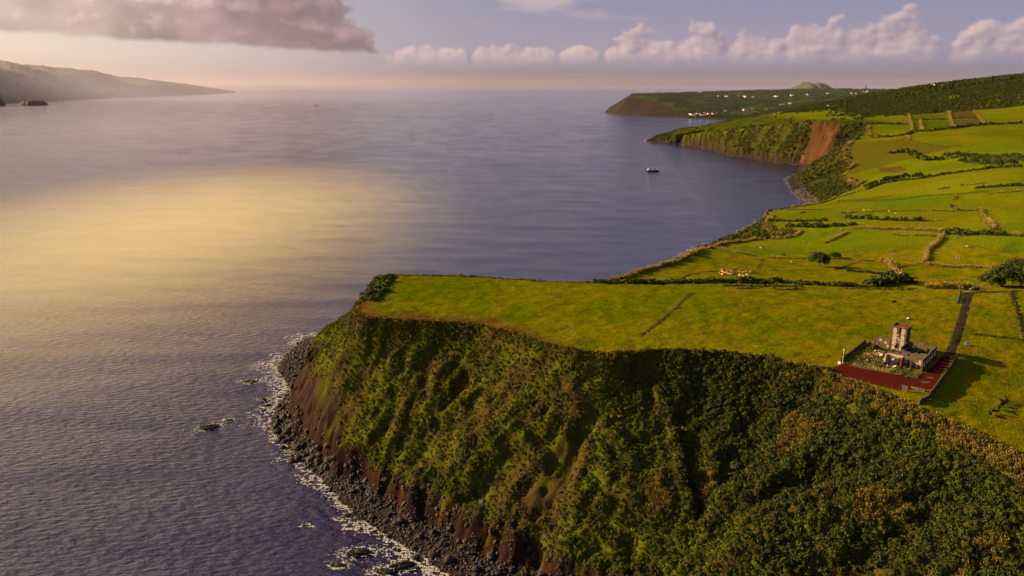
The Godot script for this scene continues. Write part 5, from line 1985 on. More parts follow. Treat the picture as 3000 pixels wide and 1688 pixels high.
func place_all() -> void:
	hedge("cane_hedge", "cane", [52.3, -424.4, 64.0, -436.7, 79.9, -464.8, 88.8, -476.1, 104.9, -495.3, 124.6, -531.2, 147.3, -596.6, 160.7, -624.7, 181.0, -655.5, 191.5, -658.4, 210.0, -678.1, 220.2, -672.2], 3.67, 3.40, "long tawny cane fringe along the cliff top beside the cattle meadow", "cane fringe along the cliff top")
	hedge("cane_hedge", "cane", [158.0, -613.8, 162.1, -599.9, 165.8, -572.3], 2.81, 3.00, "cane hedge branching inland from the long cliff-top fringe", "cane hedges between the fields")
	low_wall("field_bank", [164.9, -569.2, 167.8, -558.7, 171.6, -547.8], 0.9, "thin bank running on from the branching cane hedge", "low banks between the fields")
	hedge("cane_hedge", "cane", [225.4, -677.4, 230.2, -666.3, 242.8, -674.4, 255.7, -696.9, 258.5, -715.5, 253.7, -723.4], 3.46, 3.40, "cane loop curling round the head of the small gully", "cane fringe along the cliff top")
	hedge("cane_hedge", "cane", [265.9, -830.4, 282.0, -876.1, 295.0, -900.4], 4.32, 5.00, "cane crest on the outer corner of the boulder point", "cane fringe along the cliff top")
	hedge("cane_hedge", "cane", [265.6, -803.5, 250.1, -777.6, 241.8, -748.3, 242.4, -730.5, 245.3, -716.3], 4.32, 6.00, "broad cane bank above the boulder point", "cane fringe along the cliff top")
	hedge("cane_hedge", "cane", [309.3, -915.3, 309.4, -872.3, 321.6, -876.1, 346.8, -899.5, 383.2, -958.4, 401.3, -983.9, 429.8, -994.8, 445.0, -992.6], 3.24, 3.40, "cane fringe between the boulder point and the crest hedge", "cane fringe along the cliff top")
	hedge("shrub_hedge", "dark", [446.4, -995.9, 465.3, -1011.2, 484.8, -1009.0, 504.1, -986.1, 534.1, -986.1, 558.6, -976.4, 584.4, -970.0, 588.6, -926.4], 3.67, 4.80, "long dark hedge along the crest of the bright pasture hill", "dark hedges between the fields")
	low_wall("field_bank", [291.4, -883.8, 299.2, -843.2, 318.6, -811.5], 1.0, "straight bank at the back of the small cliff-top field", "low banks between the fields")
	hedge("shrub_hedge", "dark", [256.3, -779.3, 263.8, -772.5, 273.9, -759.9, 298.1, -745.1], 2.81, 4.08, "dark hedge leading inland from the cane bank", "dark hedges between the fields")
	hedge("shrub_hedge", "dark", [315.4, -741.8, 325.8, -733.7, 335.4, -721.0, 345.3, -710.0, 357.7, -699.2, 363.6, -702.3], 3.89, 6.00, "thick dark hedge in the middle of the pastures", "dark hedges between the fields")
	low_wall("field_bank", [362.5, -700.0, 369.6, -693.9, 376.9, -688.6], 0.9, "bank running on from the thick dark hedge", "low banks between the fields")
	hedge("shrub_hedge", "dark", [257.6, -730.5, 267.1, -727.3, 273.4, -715.5, 285.9, -709.3, 298.1, -703.1, 306.2, -701.5], 4.97, 7.20, "tall dark hedge ending at the cane-ringed gully", "dark hedges between the fields")
	hedge("cane_hedge", "cane", [299.2, -684.8, 309.9, -664.2, 323.4, -649.1, 328.0, -631.5, 332.1, -611.8, 332.9, -599.2], 3.89, 4.20, "long cane hedge below the row of thin poplars", "cane hedges between the fields")
	hedge("thicket", "dark", [330.7, -592.7, 333.3, -581.8, 337.4, -574.2], 5.94, 10.80, "bulky round thicket at the end of the long cane hedge", "dark hedges between the fields")
	hedge("shrub_hedge", "dark", [340.9, -576.0, 346.7, -563.6, 353.1, -555.0], 3.67, 6.00, "dark hedge between the round thicket and the hill pasture", "dark hedges between the fields")
	hedge("cane_hedge", "cane", [353.2, -553.2, 357.3, -548.4], 4.32, 5.00, "short cane hedge beyond the round thicket", "cane hedges between the fields")
	hedge("cane_hedge", "cane", [245.7, -614.5, 259.8, -632.2, 274.1, -651.2, 284.9, -664.2], 2.81, 2.60, "isolated slanting cane hedge in the open pasture", "cane hedges between the fields")
	hedge("cane_hedge", "cane", [302.2, -621.2, 308.8, -608.5], 3.02, 3.60, "first of two short cane hedges below the poplars", "cane hedges between the fields")
	hedge("cane_hedge", "cane", [311.3, -605.8, 317.5, -592.0], 3.02, 3.60, "second short cane hedge below the poplars", "cane hedges between the fields")
	hedge("cane_hedge", "cane", [323.1, -588.8, 309.6, -568.5, 292.2, -546.0, 278.3, -524.3, 264.8, -499.6], 3.89, 3.40, "tall golden cane hedge dividing two large pastures", "cane hedges between the fields")
	hedge("cane_bush", "cane", [259.2, -499.1, 260.8, -496.9], 4.32, 6.00, "round cane bush at the foot of the dividing hedge", "cane hedges between the fields")
	hedge("cane_hedge", "cane", [261.4, -489.9, 268.0, -480.8, 275.5, -476.1, 284.1, -468.4, 288.6, -457.7], 2.38, 3.00, "low cane hedge beside the lane to the tall trees", "cane hedges between the fields")
	hedge("cane_hedge", "cane", [421.5, -713.1, 390.7, -649.1, 355.5, -579.8], 4.32, 4.20, "straight golden cane hedge on the hill pasture", "cane hedges between the fields")
	hedge("cane_bush", "cane", [324.4, -775.9, 336.2, -773.3], 3.46, 6.00, "reddish cane clump by the small field gate", "cane hedges between the fields")
	hedge("cane_hedge", "cane", [293.9, -804.4, 302.4, -820.4], 2.81, 3.00, "tiny cane hedge in the small cliff-top field", "cane hedges between the fields")
	hedge("cane_hedge", "cane", [474.3, -837.7, 488.6, -824.0], 2.81, 4.00, "short hedge high on the bright pasture hill", "cane hedges between the fields")
	hedge("shrub_hedge", "dark", [470.8, -807.1, 483.2, -797.4, 499.6, -781.8], 3.24, 4.80, "upper of two long hedges on the bright pasture hill", "dark hedges between the fields")
	hedge("cane_hedge", "cane", [463.3, -770.8, 475.5, -764.9, 484.8, -757.4], 3.24, 4.00, "lower of two long hedges on the bright pasture hill", "cane hedges between the fields")
	hedge("cane_bush", "cane", [440.5, -790.4, 430.0, -772.5], 3.24, 3.50, "small cane clump at the bank crossing on the hill", "cane hedges between the fields")
	hedge("cane_bush", "cane", [411.1, -732.9, 409.6, -727.3], 4.32, 5.00, "pale cane clump beside the stacked bales", "cane hedges between the fields")
	hedge("cane_bush", "cane", [461.5, -848.7, 460.7, -843.2], 4.86, 5.00, "lone cane clump beside the upper bales", "cane hedges between the fields")
	low_wall("field_bank", [371.9, -906.4, 379.1, -875.2, 393.5, -875.2, 413.7, -864.7], 0.9, "curved bank below the crest hedge", "low banks between the fields")
	low_wall("field_bank", [373.4, -861.9, 396.9, -821.3, 423.8, -821.3, 440.3, -801.8], 1.0, "long bank across the middle of the hill pasture", "low banks between the fields")
	low_wall("field_bank", [347.2, -769.1, 379.3, -750.0, 399.3, -728.9, 420.4, -713.1], 1.0, "straight bank under the hill pasture", "low banks between the fields")
	low_wall("field_bank", [440.3, -801.8, 459.1, -788.7, 468.1, -779.3], 1.0, "bank joining the two long hill hedges", "low banks between the fields")
	hedge("shrub_hedge", "dark", [733.8, -1669.7, 761.8, -1671.5, 803.3, -1651.5], 4.32, 7.20, "hedge across the first patchwork field above the second cliff", "dark hedges between the fields")
	hedge("cane_hedge", "cane", [978.2, -2011.2, 858.8, -1755.9, 750.9, -1521.3], 4.86, 6.00, "upright cane hedge between the green patchwork fields", "cane hedges between the fields")
	hedge("cane_hedge", "cane", [883.7, -1761.7, 762.0, -1506.4], 4.86, 6.00, "short upright cane hedge inside the patchwork", "cane hedges between the fields")
	hedge("cane_hedge", "cane", [1105.6, -2071.6, 926.5, -1719.7, 828.7, -1522.9], 4.86, 6.00, "cane hedge on the seaward edge of the ploughed fields", "cane hedges between the fields")
	hedge("cane_hedge", "cane", [1037.5, -1832.5, 965.6, -1678.8, 906.4, -1556.7], 4.86, 6.00, "cane hedge on the inland edge of the ploughed fields", "cane hedges between the fields")
	hedge("shrub_hedge", "dark", [1005.1, -2055.7, 1041.7, -2037.8, 1082.6, -2033.4], 4.32, 7.20, "hedge along the top of the green patchwork", "dark hedges between the fields")
	hedge("shrub_hedge", "dark", [874.6, -1788.9, 905.4, -1767.5, 930.7, -1731.1], 3.78, 6.00, "hedge halfway up the green patchwork", "dark hedges between the fields")
	hedge("shrub_hedge", "dark", [942.4, -1750.1, 957.1, -1725.4, 965.7, -1688.0], 3.78, 6.00, "hedge between the two ploughed fields", "dark hedges between the fields")
	hedge("shrub_hedge", "dark", [747.7, -1514.6, 765.1, -1488.3, 816.8, -1506.4, 867.8, -1538.0, 910.5, -1531.3, 951.7, -1518.0], 5.40, 8.40, "long dark hedge below the patchwork fields", "dark hedges between the fields")
	hedge("shrub_hedge", "dark", [675.0, -1522.9, 670.9, -1446.6, 696.4, -1438.7, 741.4, -1501.4], 4.32, 7.20, "dark hedge above the broad cliff-top pasture", "dark hedges between the fields")
	hedge("cane_hedge", "cane", [720.0, -1637.1, 701.0, -1598.1, 682.0, -1543.1, 663.4, -1462.5], 4.86, 6.00, "cane fringe at the corner of the second cliff", "cane fringe along the cliff top")
	hedge("cane_hedge", "cane", [689.7, -1419.9, 670.6, -1363.5], 4.86, 6.00, "short cane hedge at the top of the sloping path", "cane hedges between the fields")
	low_wall("field_bank", [667.7, -1354.6, 671.7, -1312.3, 678.0, -1282.4, 688.1, -1267.1, 700.1, -1256.0], 1.3, "brown bank along the sloping path", "low banks between the fields")
	hedge("cane_hedge", "cane", [608.9, -1445.0, 571.3, -1380.0, 554.1, -1341.3, 545.1, -1303.7, 542.9, -1272.6, 528.8, -1261.5], 5.40, 7.00, "winding cane fringe on the cliff top of the middle bay", "cane fringe along the cliff top")
	hedge("cane_hedge", "cane", [510.0, -1234.2, 488.7, -1134.4, 474.8, -1081.1], 5.40, 8.00, "cane patch at the corner below the rusty pasture", "cane fringe along the cliff top")
	hedge("shrub_hedge", "dark", [609.6, -1296.6, 626.5, -1288.1, 630.4, -1268.5, 624.4, -1234.2, 623.6, -1202.2, 634.2, -1185.2], 6.48, 9.60, "dark shrub belt across the rusty pasture", "dark hedges between the fields")
	hedge("shrub_hedge", "dark", [453.2, -1021.3, 471.3, -1024.6, 509.9, -1062.3, 525.3, -1049.6, 531.2, -1035.9], 5.40, 8.40, "dark shrub line below the rusty pasture", "dark hedges between the fields")
	tree("valley_tree", on_ground(643.3, -1189.1), 9.5, 16.2, 520, 1.0, Color(0.030, 0.040, 0.0085), "first dark evergreen of the upper valley belt, counted from the sea", "tree", "evergreen trees of the valley belt", 0.12, 0)
	tree("valley_tree", on_ground(654.2, -1182.6), 9.5, 17.5, 520, 1.0, Color(0.030, 0.040, 0.0085), "second dark evergreen of the upper valley belt, counted from the sea", "tree", "evergreen trees of the valley belt", 0.12, 1)
	tree("valley_tree", on_ground(652.0, -1154.5), 10.5, 17.5, 520, 1.0, Color(0.030, 0.040, 0.0085), "third dark evergreen of the upper valley belt, counted from the sea", "tree", "evergreen trees of the valley belt", 0.12, 2)
	tree("valley_tree", on_ground(652.9, -1133.2), 9.5, 17.5, 520, 1.0, Color(0.030, 0.040, 0.0085), "fourth dark evergreen of the upper valley belt, counted from the sea", "tree", "evergreen trees of the valley belt", 0.12, 3)
	tree("valley_tree", on_ground(648.5, -1101.4), 10.5, 18.8, 520, 1.0, Color(0.030, 0.040, 0.0085), "fifth dark evergreen of the upper valley belt, counted from the sea", "tree", "evergreen trees of the valley belt", 0.12, 4)
	tree("valley_tree", on_ground(647.9, -1077.5), 9.5, 18.8, 520, 1.0, Color(0.030, 0.040, 0.0085), "sixth dark evergreen of the upper valley belt, counted from the sea", "tree", "evergreen trees of the valley belt", 0.12, 5)
	tree("valley_tree", on_ground(651.1, -1061.1), 10.5, 18.8, 520, 1.0, Color(0.030, 0.040, 0.0085), "seventh dark evergreen of the upper valley belt, counted from the sea", "tree", "evergreen trees of the valley belt", 0.12, 6)
	tree("valley_tree", on_ground(656.8, -1049.6), 10.5, 18.8, 520, 1.0, Color(0.030, 0.040, 0.0085), "eighth dark evergreen of the upper valley belt, counted from the sea", "tree", "evergreen trees of the valley belt", 0.12, 7)
	tree("valley_tree", on_ground(641.8, -1010.1), 10.5, 18.8, 520, 1.0, Color(0.030, 0.040, 0.0085), "ninth dark evergreen of the upper valley belt, counted from the sea", "tree", "evergreen trees of the valley belt", 0.12, 8)
	tree("valley_tree", on_ground(628.3, -1117.2), 8.4, 15.0, 520, 1.0, Color(0.030, 0.040, 0.0085), "first dark evergreen of the lower valley belt, counted from the sea", "tree", "evergreen trees of the valley belt", 0.12, 9)
	tree("valley_tree", on_ground(622.1, -1079.9), 9.5, 16.2, 520, 1.0, Color(0.030, 0.040, 0.0085), "second dark evergreen of the lower valley belt, counted from the sea", "tree", "evergreen trees of the valley belt", 0.12, 10)
	tree("valley_tree", on_ground(609.9, -1032.5), 8.4, 16.2, 520, 1.0, Color(0.030, 0.040, 0.0085), "third dark evergreen of the lower valley belt, counted from the sea", "tree", "evergreen trees of the valley belt", 0.12, 11)
	tree("valley_tree", on_ground(603.1, -994.8), 8.4, 16.2, 520, 1.0, Color(0.030, 0.040, 0.0085), "fourth dark evergreen of the lower valley belt, counted from the sea", "tree", "evergreen trees of the valley belt", 0.12, 12)
	tree("valley_tree", on_ground(598.9, -961.6), 9.5, 16.2, 520, 1.0, Color(0.030, 0.040, 0.0085), "fifth dark evergreen of the lower valley belt, counted from the sea", "tree", "evergreen trees of the valley belt", 0.12, 13)
	hedge("thicket", "dark", [-66.7, -419.8, -68.1, -406.7, -68.2, -389.7, -70.2, -374.6], 2.81, 8.40, "dark shrub belt on the seaward corner of the headland field", "dark hedges between the fields")
	hedge("shrub_hedge", "dark", [46.0, -415.2, 51.3, -416.1, 73.3, -419.8, 90.0, -422.1, 111.2, -427.2], 2.81, 4.80, "seaward stretch of the dark hedge behind the headland field", "dark hedges between the fields")
	hedge("shrub_hedge", "dark", [111.2, -427.2, 130.2, -429.6, 149.4, -431.9, 165.3, -424.9, 181.8, -420.7, 191.0, -417.1], 3.24, 4.80, "inland stretch of the dark hedge behind the headland field", "dark hedges between the fields")
	low_wall("field_bank", [112.3, -410.7, 125.7, -414.3, 144.3, -416.6, 157.0, -417.1], 1.1, "brown bracken bank in front of the dark hedge", "low banks between the fields")
	low_wall("field_bank", [178.4, -412.5, 188.4, -411.2, 203.0, -408.5, 210.6, -406.2], 0.8, "stony bank behind the headland field", "low banks between the fields")
	hedge("thicket", "dark", [196.1, -422.6, 205.7, -429.6, 212.6, -428.6, 218.8, -430.0], 5.94, 9.60, "bushy thicket in the hollow behind the stony bank", "dark hedges between the fields")
	hedge("cane_bush", "cane", [221.7, -447.8, 227.7, -450.3], 5.40, 6.00, "cane clump above the bushy hollow", "cane hedges between the fields")
	hedge("cane_hedge", "cane", [242.1, -507.9, 240.0, -495.3, 232.2, -473.0, 227.6, -461.2], 4.97, 4.40, "cane hedge running down to the bushy hollow", "cane hedges between the fields")
	hedge("cane_hedge", "cane", [220.5, -410.3, 228.7, -407.6, 235.9, -404.9, 244.2, -402.7], 4.75, 4.00, "dense cane hedge beside the parked car", "cane hedges between the fields")
	hedge("shrub_hedge", "dark", [224.9, -442.5, 223.8, -427.2, 223.8, -416.6], 2.16, 3.60, "low dark hedge between the hollow and the cane by the car", "dark hedges between the fields")
	hedge("shrub_hedge", "dark", [206.4, -478.7, 213.1, -472.0, 221.2, -463.3], 1.94, 2.88, "low dark hedge above the bushy hollow", "dark hedges between the fields")
	hedge("cane_bush", "cane", [177.3, -538.2, 184.0, -539.4], 2.81, 5.00, "small cane clump at the meadow gate", "cane hedges between the fields")
	low_wall("field_bank", [182.7, -535.3, 195.4, -535.9, 206.1, -537.1], 0.7, "thin bank behind the lone round tree", "low banks between the fields")
	low_wall("field_bank", [206.8, -533.0, 217.0, -533.0, 228.6, -523.1], 0.8, "bank between the round tree and the pasture pole", "low banks between the fields")
	hedge("cane_bush", "cane", [234.9, -519.7, 239.1, -516.9], 1.94, 3.00, "low dry clump beside the farm track", "cane hedges between the fields")
	low_wall("field_bank", [253.3, -392.3, 244.0, -374.2, 234.3, -355.8, 226.1, -339.8, 217.8, -323.5], 0.8, "dark ragged bank across the sloping field by the road", "low banks between the fields")
	low_wall("field_bank", [196.2, -325.3, 200.6, -325.3, 203.9, -323.9, 207.5, -323.1, 210.9, -322.1, 215.8, -320.3], 0.6, "low dark bank below the road field", "low banks between the fields")
	low_wall("field_bank", [90.4, -389.7, 77.2, -360.9, 63.6, -336.5, 54.3, -320.0], 0.35, "overgrown boundary line slanting across the headland field", "low banks between the fields")
	low_wall("field_bank", [138.2, -407.6, 141.3, -404.9, 145.5, -404.5, 152.6, -408.5], 0.9, "russet bracken patch at the back of the headland field", "low banks between the fields")
	low_wall("field_bank", [117.7, -403.1, 123.2, -405.8, 128.5, -408.9], 0.7, "dark overgrown ditch at the back of the headland field", "low banks between the fields")
	track("worn_path", [79.6, -308.0, 92.6, -308.3, 106.3, -305.6, 117.9, -302.3, 124.5, -296.7], 0.8, mats.straw, 0.06)
	tree("round_tree", on_ground(195.4, -494.2), 9.5, 13.5, 2600, 0.62, Color(0.026, 0.037, 0.010), "lone round dark tree standing in the cattle meadow", "tree", "", 0.26)
	tree("dark_bush", on_ground(222.1, -535.9), 4.0, 9.0, 700, 0.55, Color(0.028, 0.036, 0.009), "low dark bush just behind the lone round tree", "bush", "", 0.2)
	tree("grove_tree", on_ground(253.9, -408.9), 8, 12.6, 1900, 0.66, Color(0.036, 0.042, 0.010), "low bushy tree between the parked car and the tall grove", "tree", "trees of the lane grove", 0.16)
	tree("grove_tree", on_ground(259.4, -409.4), 12, 16.1, 1900, 0.66, Color(0.036, 0.042, 0.010), "tall spreading tree in the grove beside the lane", "tree", "trees of the lane grove", 0.16)
	tree("grove_tree", on_ground(268.8, -416.1), 13, 16.1, 1900, 0.66, Color(0.036, 0.042, 0.010), "tallest tree of the grove beside the lane", "tree", "trees of the lane grove", 0.16)
	tree("grove_tree", on_ground(267.8, -406.7), 12, 16.1, 1900, 0.66, Color(0.036, 0.042, 0.010), "dense tree at the inland end of the lane grove", "tree", "trees of the lane grove", 0.16)
	tree("grove_tree", on_ground(289.4, -443.4), 10, 13.8, 1900, 0.66, Color(0.036, 0.042, 0.010), "rear tree of the lane grove", "tree", "trees of the lane grove", 0.16)
	poplar(on_ground(323.4, -631.5), 11, "first thin bare poplar in the row above the short cane hedges")
	poplar(on_ground(325.0, -624.0), 11, "second thin bare poplar in the row above the short cane hedges")
	poplar(on_ground(325.7, -621.2), 12, "third thin bare poplar in the row above the short cane hedges")
	poplar(on_ground(327.9, -617.9), 12, "fourth thin bare poplar in the row above the short cane hedges")
	poplar(on_ground(329.7, -612.5), 11, "fifth thin bare poplar in the row above the short cane hedges")
	poplar(on_ground(353.8, -574.8), 10, "thin bare poplar at the foot of the straight golden hedge")
	poplar(on_ground(357.8, -567.9), 11, "thin bare poplar standing alone on the hill pasture")
	poplar(on_ground(292.1, -723.4), 6, "small bare poplar by the cane-ringed gully")
	dead_tree(on_ground(250.6, -512.9), 7.0, "dead grey tree rising out of the cane hedge")
	pole(on_ground(233.4, -532.4), 8.0, "grey wooden utility pole alone in the pasture")
	track("farm_track", [91.6, -434.3, 105.1, -457.7, 115.9, -469.9, 128.4, -475.6, 144.7, -479.3, 170.5, -479.8, 186.2, -480.8, 201.6, -483.5, 208.6, -490.4, 222.0, -507.3, 232.8, -517.4], 2.2, mats.earth)
	track("farm_track", [152.9, -483.5, 161.4, -506.2, 172.6, -537.1], 0.7, mats.earth)
	track("farm_track", [154.6, -484.0, 163.1, -506.8, 174.4, -537.7], 0.7, mats.earth)
	track("farm_track", [245.0, -496.9, 256.7, -488.8, 269.9, -475.1, 281.5, -463.8], 2.4, mats.earth)
	clear_lines.append([line_of([171.1, -296.7, 174.4, -301.0, 184.6, -316.2, 196.8, -335.0, 209.2, -354.7, 221.3, -374.2, 231.8, -390.5, 235.4, -394.8]), 3.0])
	clear_lines.append([line_of([230.2, -394.0, 233.3, -394.4, 237.6, -394.4, 244.8, -394.4, 253.4, -394.4, 261.8, -394.4]), 3.0])
	track("road", [171.1, -296.7, 174.4, -301.0, 184.6, -316.2, 196.8, -335.0, 209.2, -354.7, 221.3, -374.2, 231.8, -390.5, 235.4, -394.8], 3.4, mats.road, 0.14)
	track("road", [230.2, -394.0, 233.3, -394.4, 237.6, -394.4, 244.8, -394.4, 253.4, -394.4, 261.8, -394.4], 3.4, mats.road, 0.19)
	suv(on_ground(239.3, -399.2, 0.18), PI - 0.05)
	bale_row(Vector2(230.4, -395.7), Vector2(216.1, -372.2), 13, 1, "black wrapped silage bale in the long row beside the road", "silage bales beside the road")
	bale_row(Vector2(454.1, -846.9), Vector2(459.0, -841.3), 7, 1, "black wrapped silage bale in the upper stack on the hill pasture", "silage bales on the hill")
	bale_row(Vector2(416.9, -751.6), Vector2(412.4, -740.2), 5, 2, "black wrapped silage bale stacked by the pale cane clump", "silage bales by the cane clump")
	bale_row(Vector2(327.7, -594.0), Vector2(328.3, -589.4), 5, 1, "black wrapped silage bale by the round thicket", "silage bales by the round thicket")
	tank(on_ground(186.7, -311.3), "blue plastic water tank in the field beside the road")
	tank(on_ground(172.3, -330.7), "blue plastic drum in the grass behind the ruined tower")
	tank(on_ground(324.2, -572.3), "small blue tank in the pasture near the round thicket")
	trailer(on_ground(178.7, -344.7))
	slab(on_ground(211.9, -409.4))
	signpost(on_ground(234.0, -400.5))
	cow(129.6, -476.7, 0.54, "cream", "cream cow grazing in the herd near the farm track", "herd near the farm track")
	cow(126.5, -470.4, 1.49, "brown", "red-brown cow grazing in the herd near the farm track", "herd near the farm track")
	cow(126.8, -467.3, 5.03, "cream", "cream cow grazing in the herd near the farm track", "herd near the farm track")
	cow(124.9, -464.8, 3.66, "cream", "cream cow grazing in the herd near the farm track", "herd near the farm track")
	cow(130.8, -470.4, 0.59, "cream", "cream cow grazing in the herd near the farm track", "herd near the farm track")
	cow(127.8, -463.8, 2.72, "cream", "cream cow grazing in the herd near the farm track", "herd near the farm track")
	cow(129.6, -466.3, 3.01, "tan", "tan cow grazing in the herd near the farm track", "herd near the farm track")
	cow(130.9, -467.3, 1.00, "brown", "red-brown cow grazing in the herd near the farm track", "herd near the farm track")
	cow(132.1, -468.4, 4.61, "tan", "tan cow grazing in the herd near the farm track", "herd near the farm track")
	cow(130.3, -463.8, 0.71, "cream", "cream cow grazing in the herd near the farm track", "herd near the farm track")
	cow(128.8, -461.8, 2.46, "tan", "tan cow grazing in the herd near the farm track", "herd near the farm track")
	cow(134.3, -470.4, 3.25, "cream", "cream cow grazing in the herd near the farm track", "herd near the farm track")
	cow(137.1, -471.5, 2.70, "brown", "red-brown cow grazing in the herd near the farm track", "herd near the farm track")
	cow(139.4, -473.0, 3.69, "cream", "cream cow grazing in the herd near the farm track", "herd near the farm track")
	cow(137.0, -467.9, 4.63, "brown", "red-brown cow grazing in the herd near the farm track", "herd near the farm track")
	cow(140.0, -468.4, 6.01, "cream", "cream cow grazing in the herd near the farm track", "herd near the farm track")
	cow(142.1, -470.9, 1.78, "brown", "red-brown cow grazing in the herd near the farm track", "herd near the farm track")
	cow(145.3, -470.9, 4.07, "cream", "cream cow grazing in the herd near the farm track", "herd near the farm track")
	cow(144.1, -469.4, 4.37, "cream", "cream cow grazing in the herd near the farm track", "herd near the farm track")
	cow(124.0, -457.7, 1.84, "cream", "cream cow grazing in the herd near the farm track", "herd near the farm track")
	cow(125.0, -457.2, 0.01, "tan", "tan cow grazing in the herd near the farm track", "herd near the farm track")
	cow(130.7, -460.2, 6.11, "cream", "cream cow grazing in the herd near the farm track", "herd near the farm track")
	cow(133.7, -455.2, 1.87, "cream", "cream cow grazing in the herd near the farm track", "herd near the farm track")
	cow(135.2, -453.7, 1.97, "tan", "tan cow grazing in the herd near the farm track", "herd near the farm track")
	cow(138.6, -457.2, 5.60, "cream", "cream cow grazing in the herd near the farm track", "herd near the farm track")
	cow(130.5, -444.4, 3.67, "cream", "cream cow grazing in the herd near the farm track", "herd near the farm track")
	cow(136.4, -476.1, 2.96, "dark", "dark brown cow in the herd near the farm track", "herd near the farm track")
	cow(147.6, -475.6, 4.86, "dark", "dark brown cow in the herd near the farm track", "herd near the farm track")
	cow(185.8, -373.4, 0.19, "black", "lone black cow on the headland field beyond the ruined tower", "")
	cow(168.3, -253.1, 4.44, "black", "black cow in the small bunch on the field past the plot wall", "black cows past the plot wall")
	cow(166.3, -251.8, 2.35, "black", "black cow in the small bunch on the field past the plot wall", "black cows past the plot wall")
	cow(164.9, -249.8, 0.57, "black", "black cow in the small bunch on the field past the plot wall", "black cows past the plot wall")
	cow(162.0, -246.9, 4.15, "black", "black cow in the small bunch on the field past the plot wall", "black cows past the plot wall")
	cow(158.2, -242.8, 5.85, "black", "black cow in the small bunch on the field past the plot wall", "black cows past the plot wall")
	cow(155.7, -241.5, 1.30, "black", "black cow in the small bunch on the field past the plot wall", "black cows past the plot wall")
	cow(131.5, -502.4, 3.96, "pied", "black and white cow alone on the open pastures", "scattered cows on the pastures")
	cow(192.6, -605.8, 1.87, "pied", "black and white cow alone on the open pastures", "scattered cows on the pastures")
	cow(183.8, -512.4, 4.66, "pied", "black and white cow alone on the open pastures", "scattered cows on the pastures")
	cow(234.8, -630.8, 4.54, "pied", "black and white cow alone on the open pastures", "scattered cows on the pastures")
	cow(285.8, -683.3, 1.37, "pied", "black and white cow alone on the open pastures", "scattered cows on the pastures")
	cow(192.7, -553.2, 5.21, "black", "black cow grazing behind the lone round tree", "scattered cows on the pastures")
	cow(217.1, -566.7, 4.13, "black", "black cow grazing behind the lone round tree", "scattered cows on the pastures")
	cow(222.9, -568.5, 4.29, "cream", "cream cow on the pastures below the hill", "scattered cows on the pastures")
	cow(311.7, -535.9, 5.15, "pied", "black and white cow alone on the open pastures", "scattered cows on the pastures")
	cow(286.4, -500.2, 2.69, "pied", "black and white cow alone on the open pastures", "scattered cows on the pastures")
	cow(361.0, -757.4, 4.76, "cream", "cream cow on the pastures below the hill", "scattered cows on the pastures")
	cow(360.8, -743.4, 5.52, "cream", "cream cow on the pastures below the hill", "scattered cows on the pastures")
	cow(351.8, -730.5, 0.64, "cream", "cream cow on the pastures below the hill", "scattered cows on the pastures")
	cow(345.3, -775.9, 5.34, "cream", "cream cow on the pastures below the hill", "scattered cows on the pastures")
	cow(348.7, -772.5, 2.47, "tan", "tan cow on the pastures below the hill", "scattered cows on the pastures")
	cow(349.7, -767.4, 3.01, "tan", "tan cow on the pastures below the hill", "scattered cows on the pastures")
	cow(319.4, -773.3, 0.92, "pied", "black and white cow alone on the open pastures", "scattered cows on the pastures")
	ship(Vector3(280.2, 0.3, -1591.3), PI + 0.12)
	ferry(Vector3(-1757.7, 0.5, -7315.1), PI)
	house(1057, -3636, 14.2, 8.9, 6.6, -0.27, "small white house in the village at the foot of the far valley", "houses at the foot of the far valley")
	house(891, -2720, 13.4, 9.2, 5.8, -0.36, "small white house in the village at the foot of the far valley", "houses at the foot of the far valley")
	house(895, -2720, 11.1, 10.2, 6.3, 0.08, "small white house in the village at the foot of the far valley", "houses at the foot of the far valley")
	house(908, -2720, 15.5, 8.6, 6.6, -0.40, "small white house in the village at the foot of the far valley", "houses at the foot of the far valley")
	house(913, -2720, 15.8, 9.9, 5.8, 0.56, "small white house in the village at the foot of the far valley", "houses at the foot of the far valley")
	house(923, -2720, 14.7, 10.4, 4.2, -0.16, "small white house in the village at the foot of the far valley", "houses at the foot of the far valley")
	house(919, -2720, 10.5, 8.6, 4.6, 0.43, "small white house in the village at the foot of the far valley", "houses at the foot of the far valley")
	house(830, -2720, 10.8, 8.9, 5.5, 0.42, "small white house in the village at the foot of the far valley", "houses at the foot of the far valley")
	house(839, -2720, 15.8, 10.1, 4.6, 0.05, "small white house in the village at the foot of the far valley", "houses at the foot of the far valley")
	house(853, -2720, 14.2, 8.2, 6.0, -0.16, "small white house in the village at the foot of the far valley", "houses at the foot of the far valley")
	house(868, -2720, 13.5, 10.0, 6.0, 0.03, "small white house in the village at the foot of the far valley", "houses at the foot of the far valley")
	house(880, -2720, 13.3, 8.6, 5.5, -0.45, "small white house in the village at the foot of the far valley", "houses at the foot of the far valley")
	house(802, -2720, 12.9, 9.6, 6.3, -0.13, "small white house in the village at the foot of the far valley", "houses at the foot of the far valley")
	house(811, -2720, 10.1, 9.6, 4.6, 0.29, "small white house in the village at the foot of the far valley", "houses at the foot of the far valley")
	house(817, -2720, 12.3, 9.1, 6.7, -0.13, "small white house in the village at the foot of the far valley", "houses at the foot of the far valley")
	house(868, -2720, 12.1, 9.0, 5.4, -0.49, "small white house in the village at the foot of the far valley", "houses at the foot of the far valley")
	house(975, -4452, 13.3, 10.8, 5.7, 0.29, "small white house in the village beside the far bay beach", "houses beside the far bay")
	house(978, -4422, 15.7, 10.5, 6.2, 0.38, "small white house in the village beside the far bay beach", "houses beside the far bay")
	house(983, -4387, 14.9, 8.8, 5.4, -0.19, "small white house in the village beside the far bay beach", "houses beside the far bay")
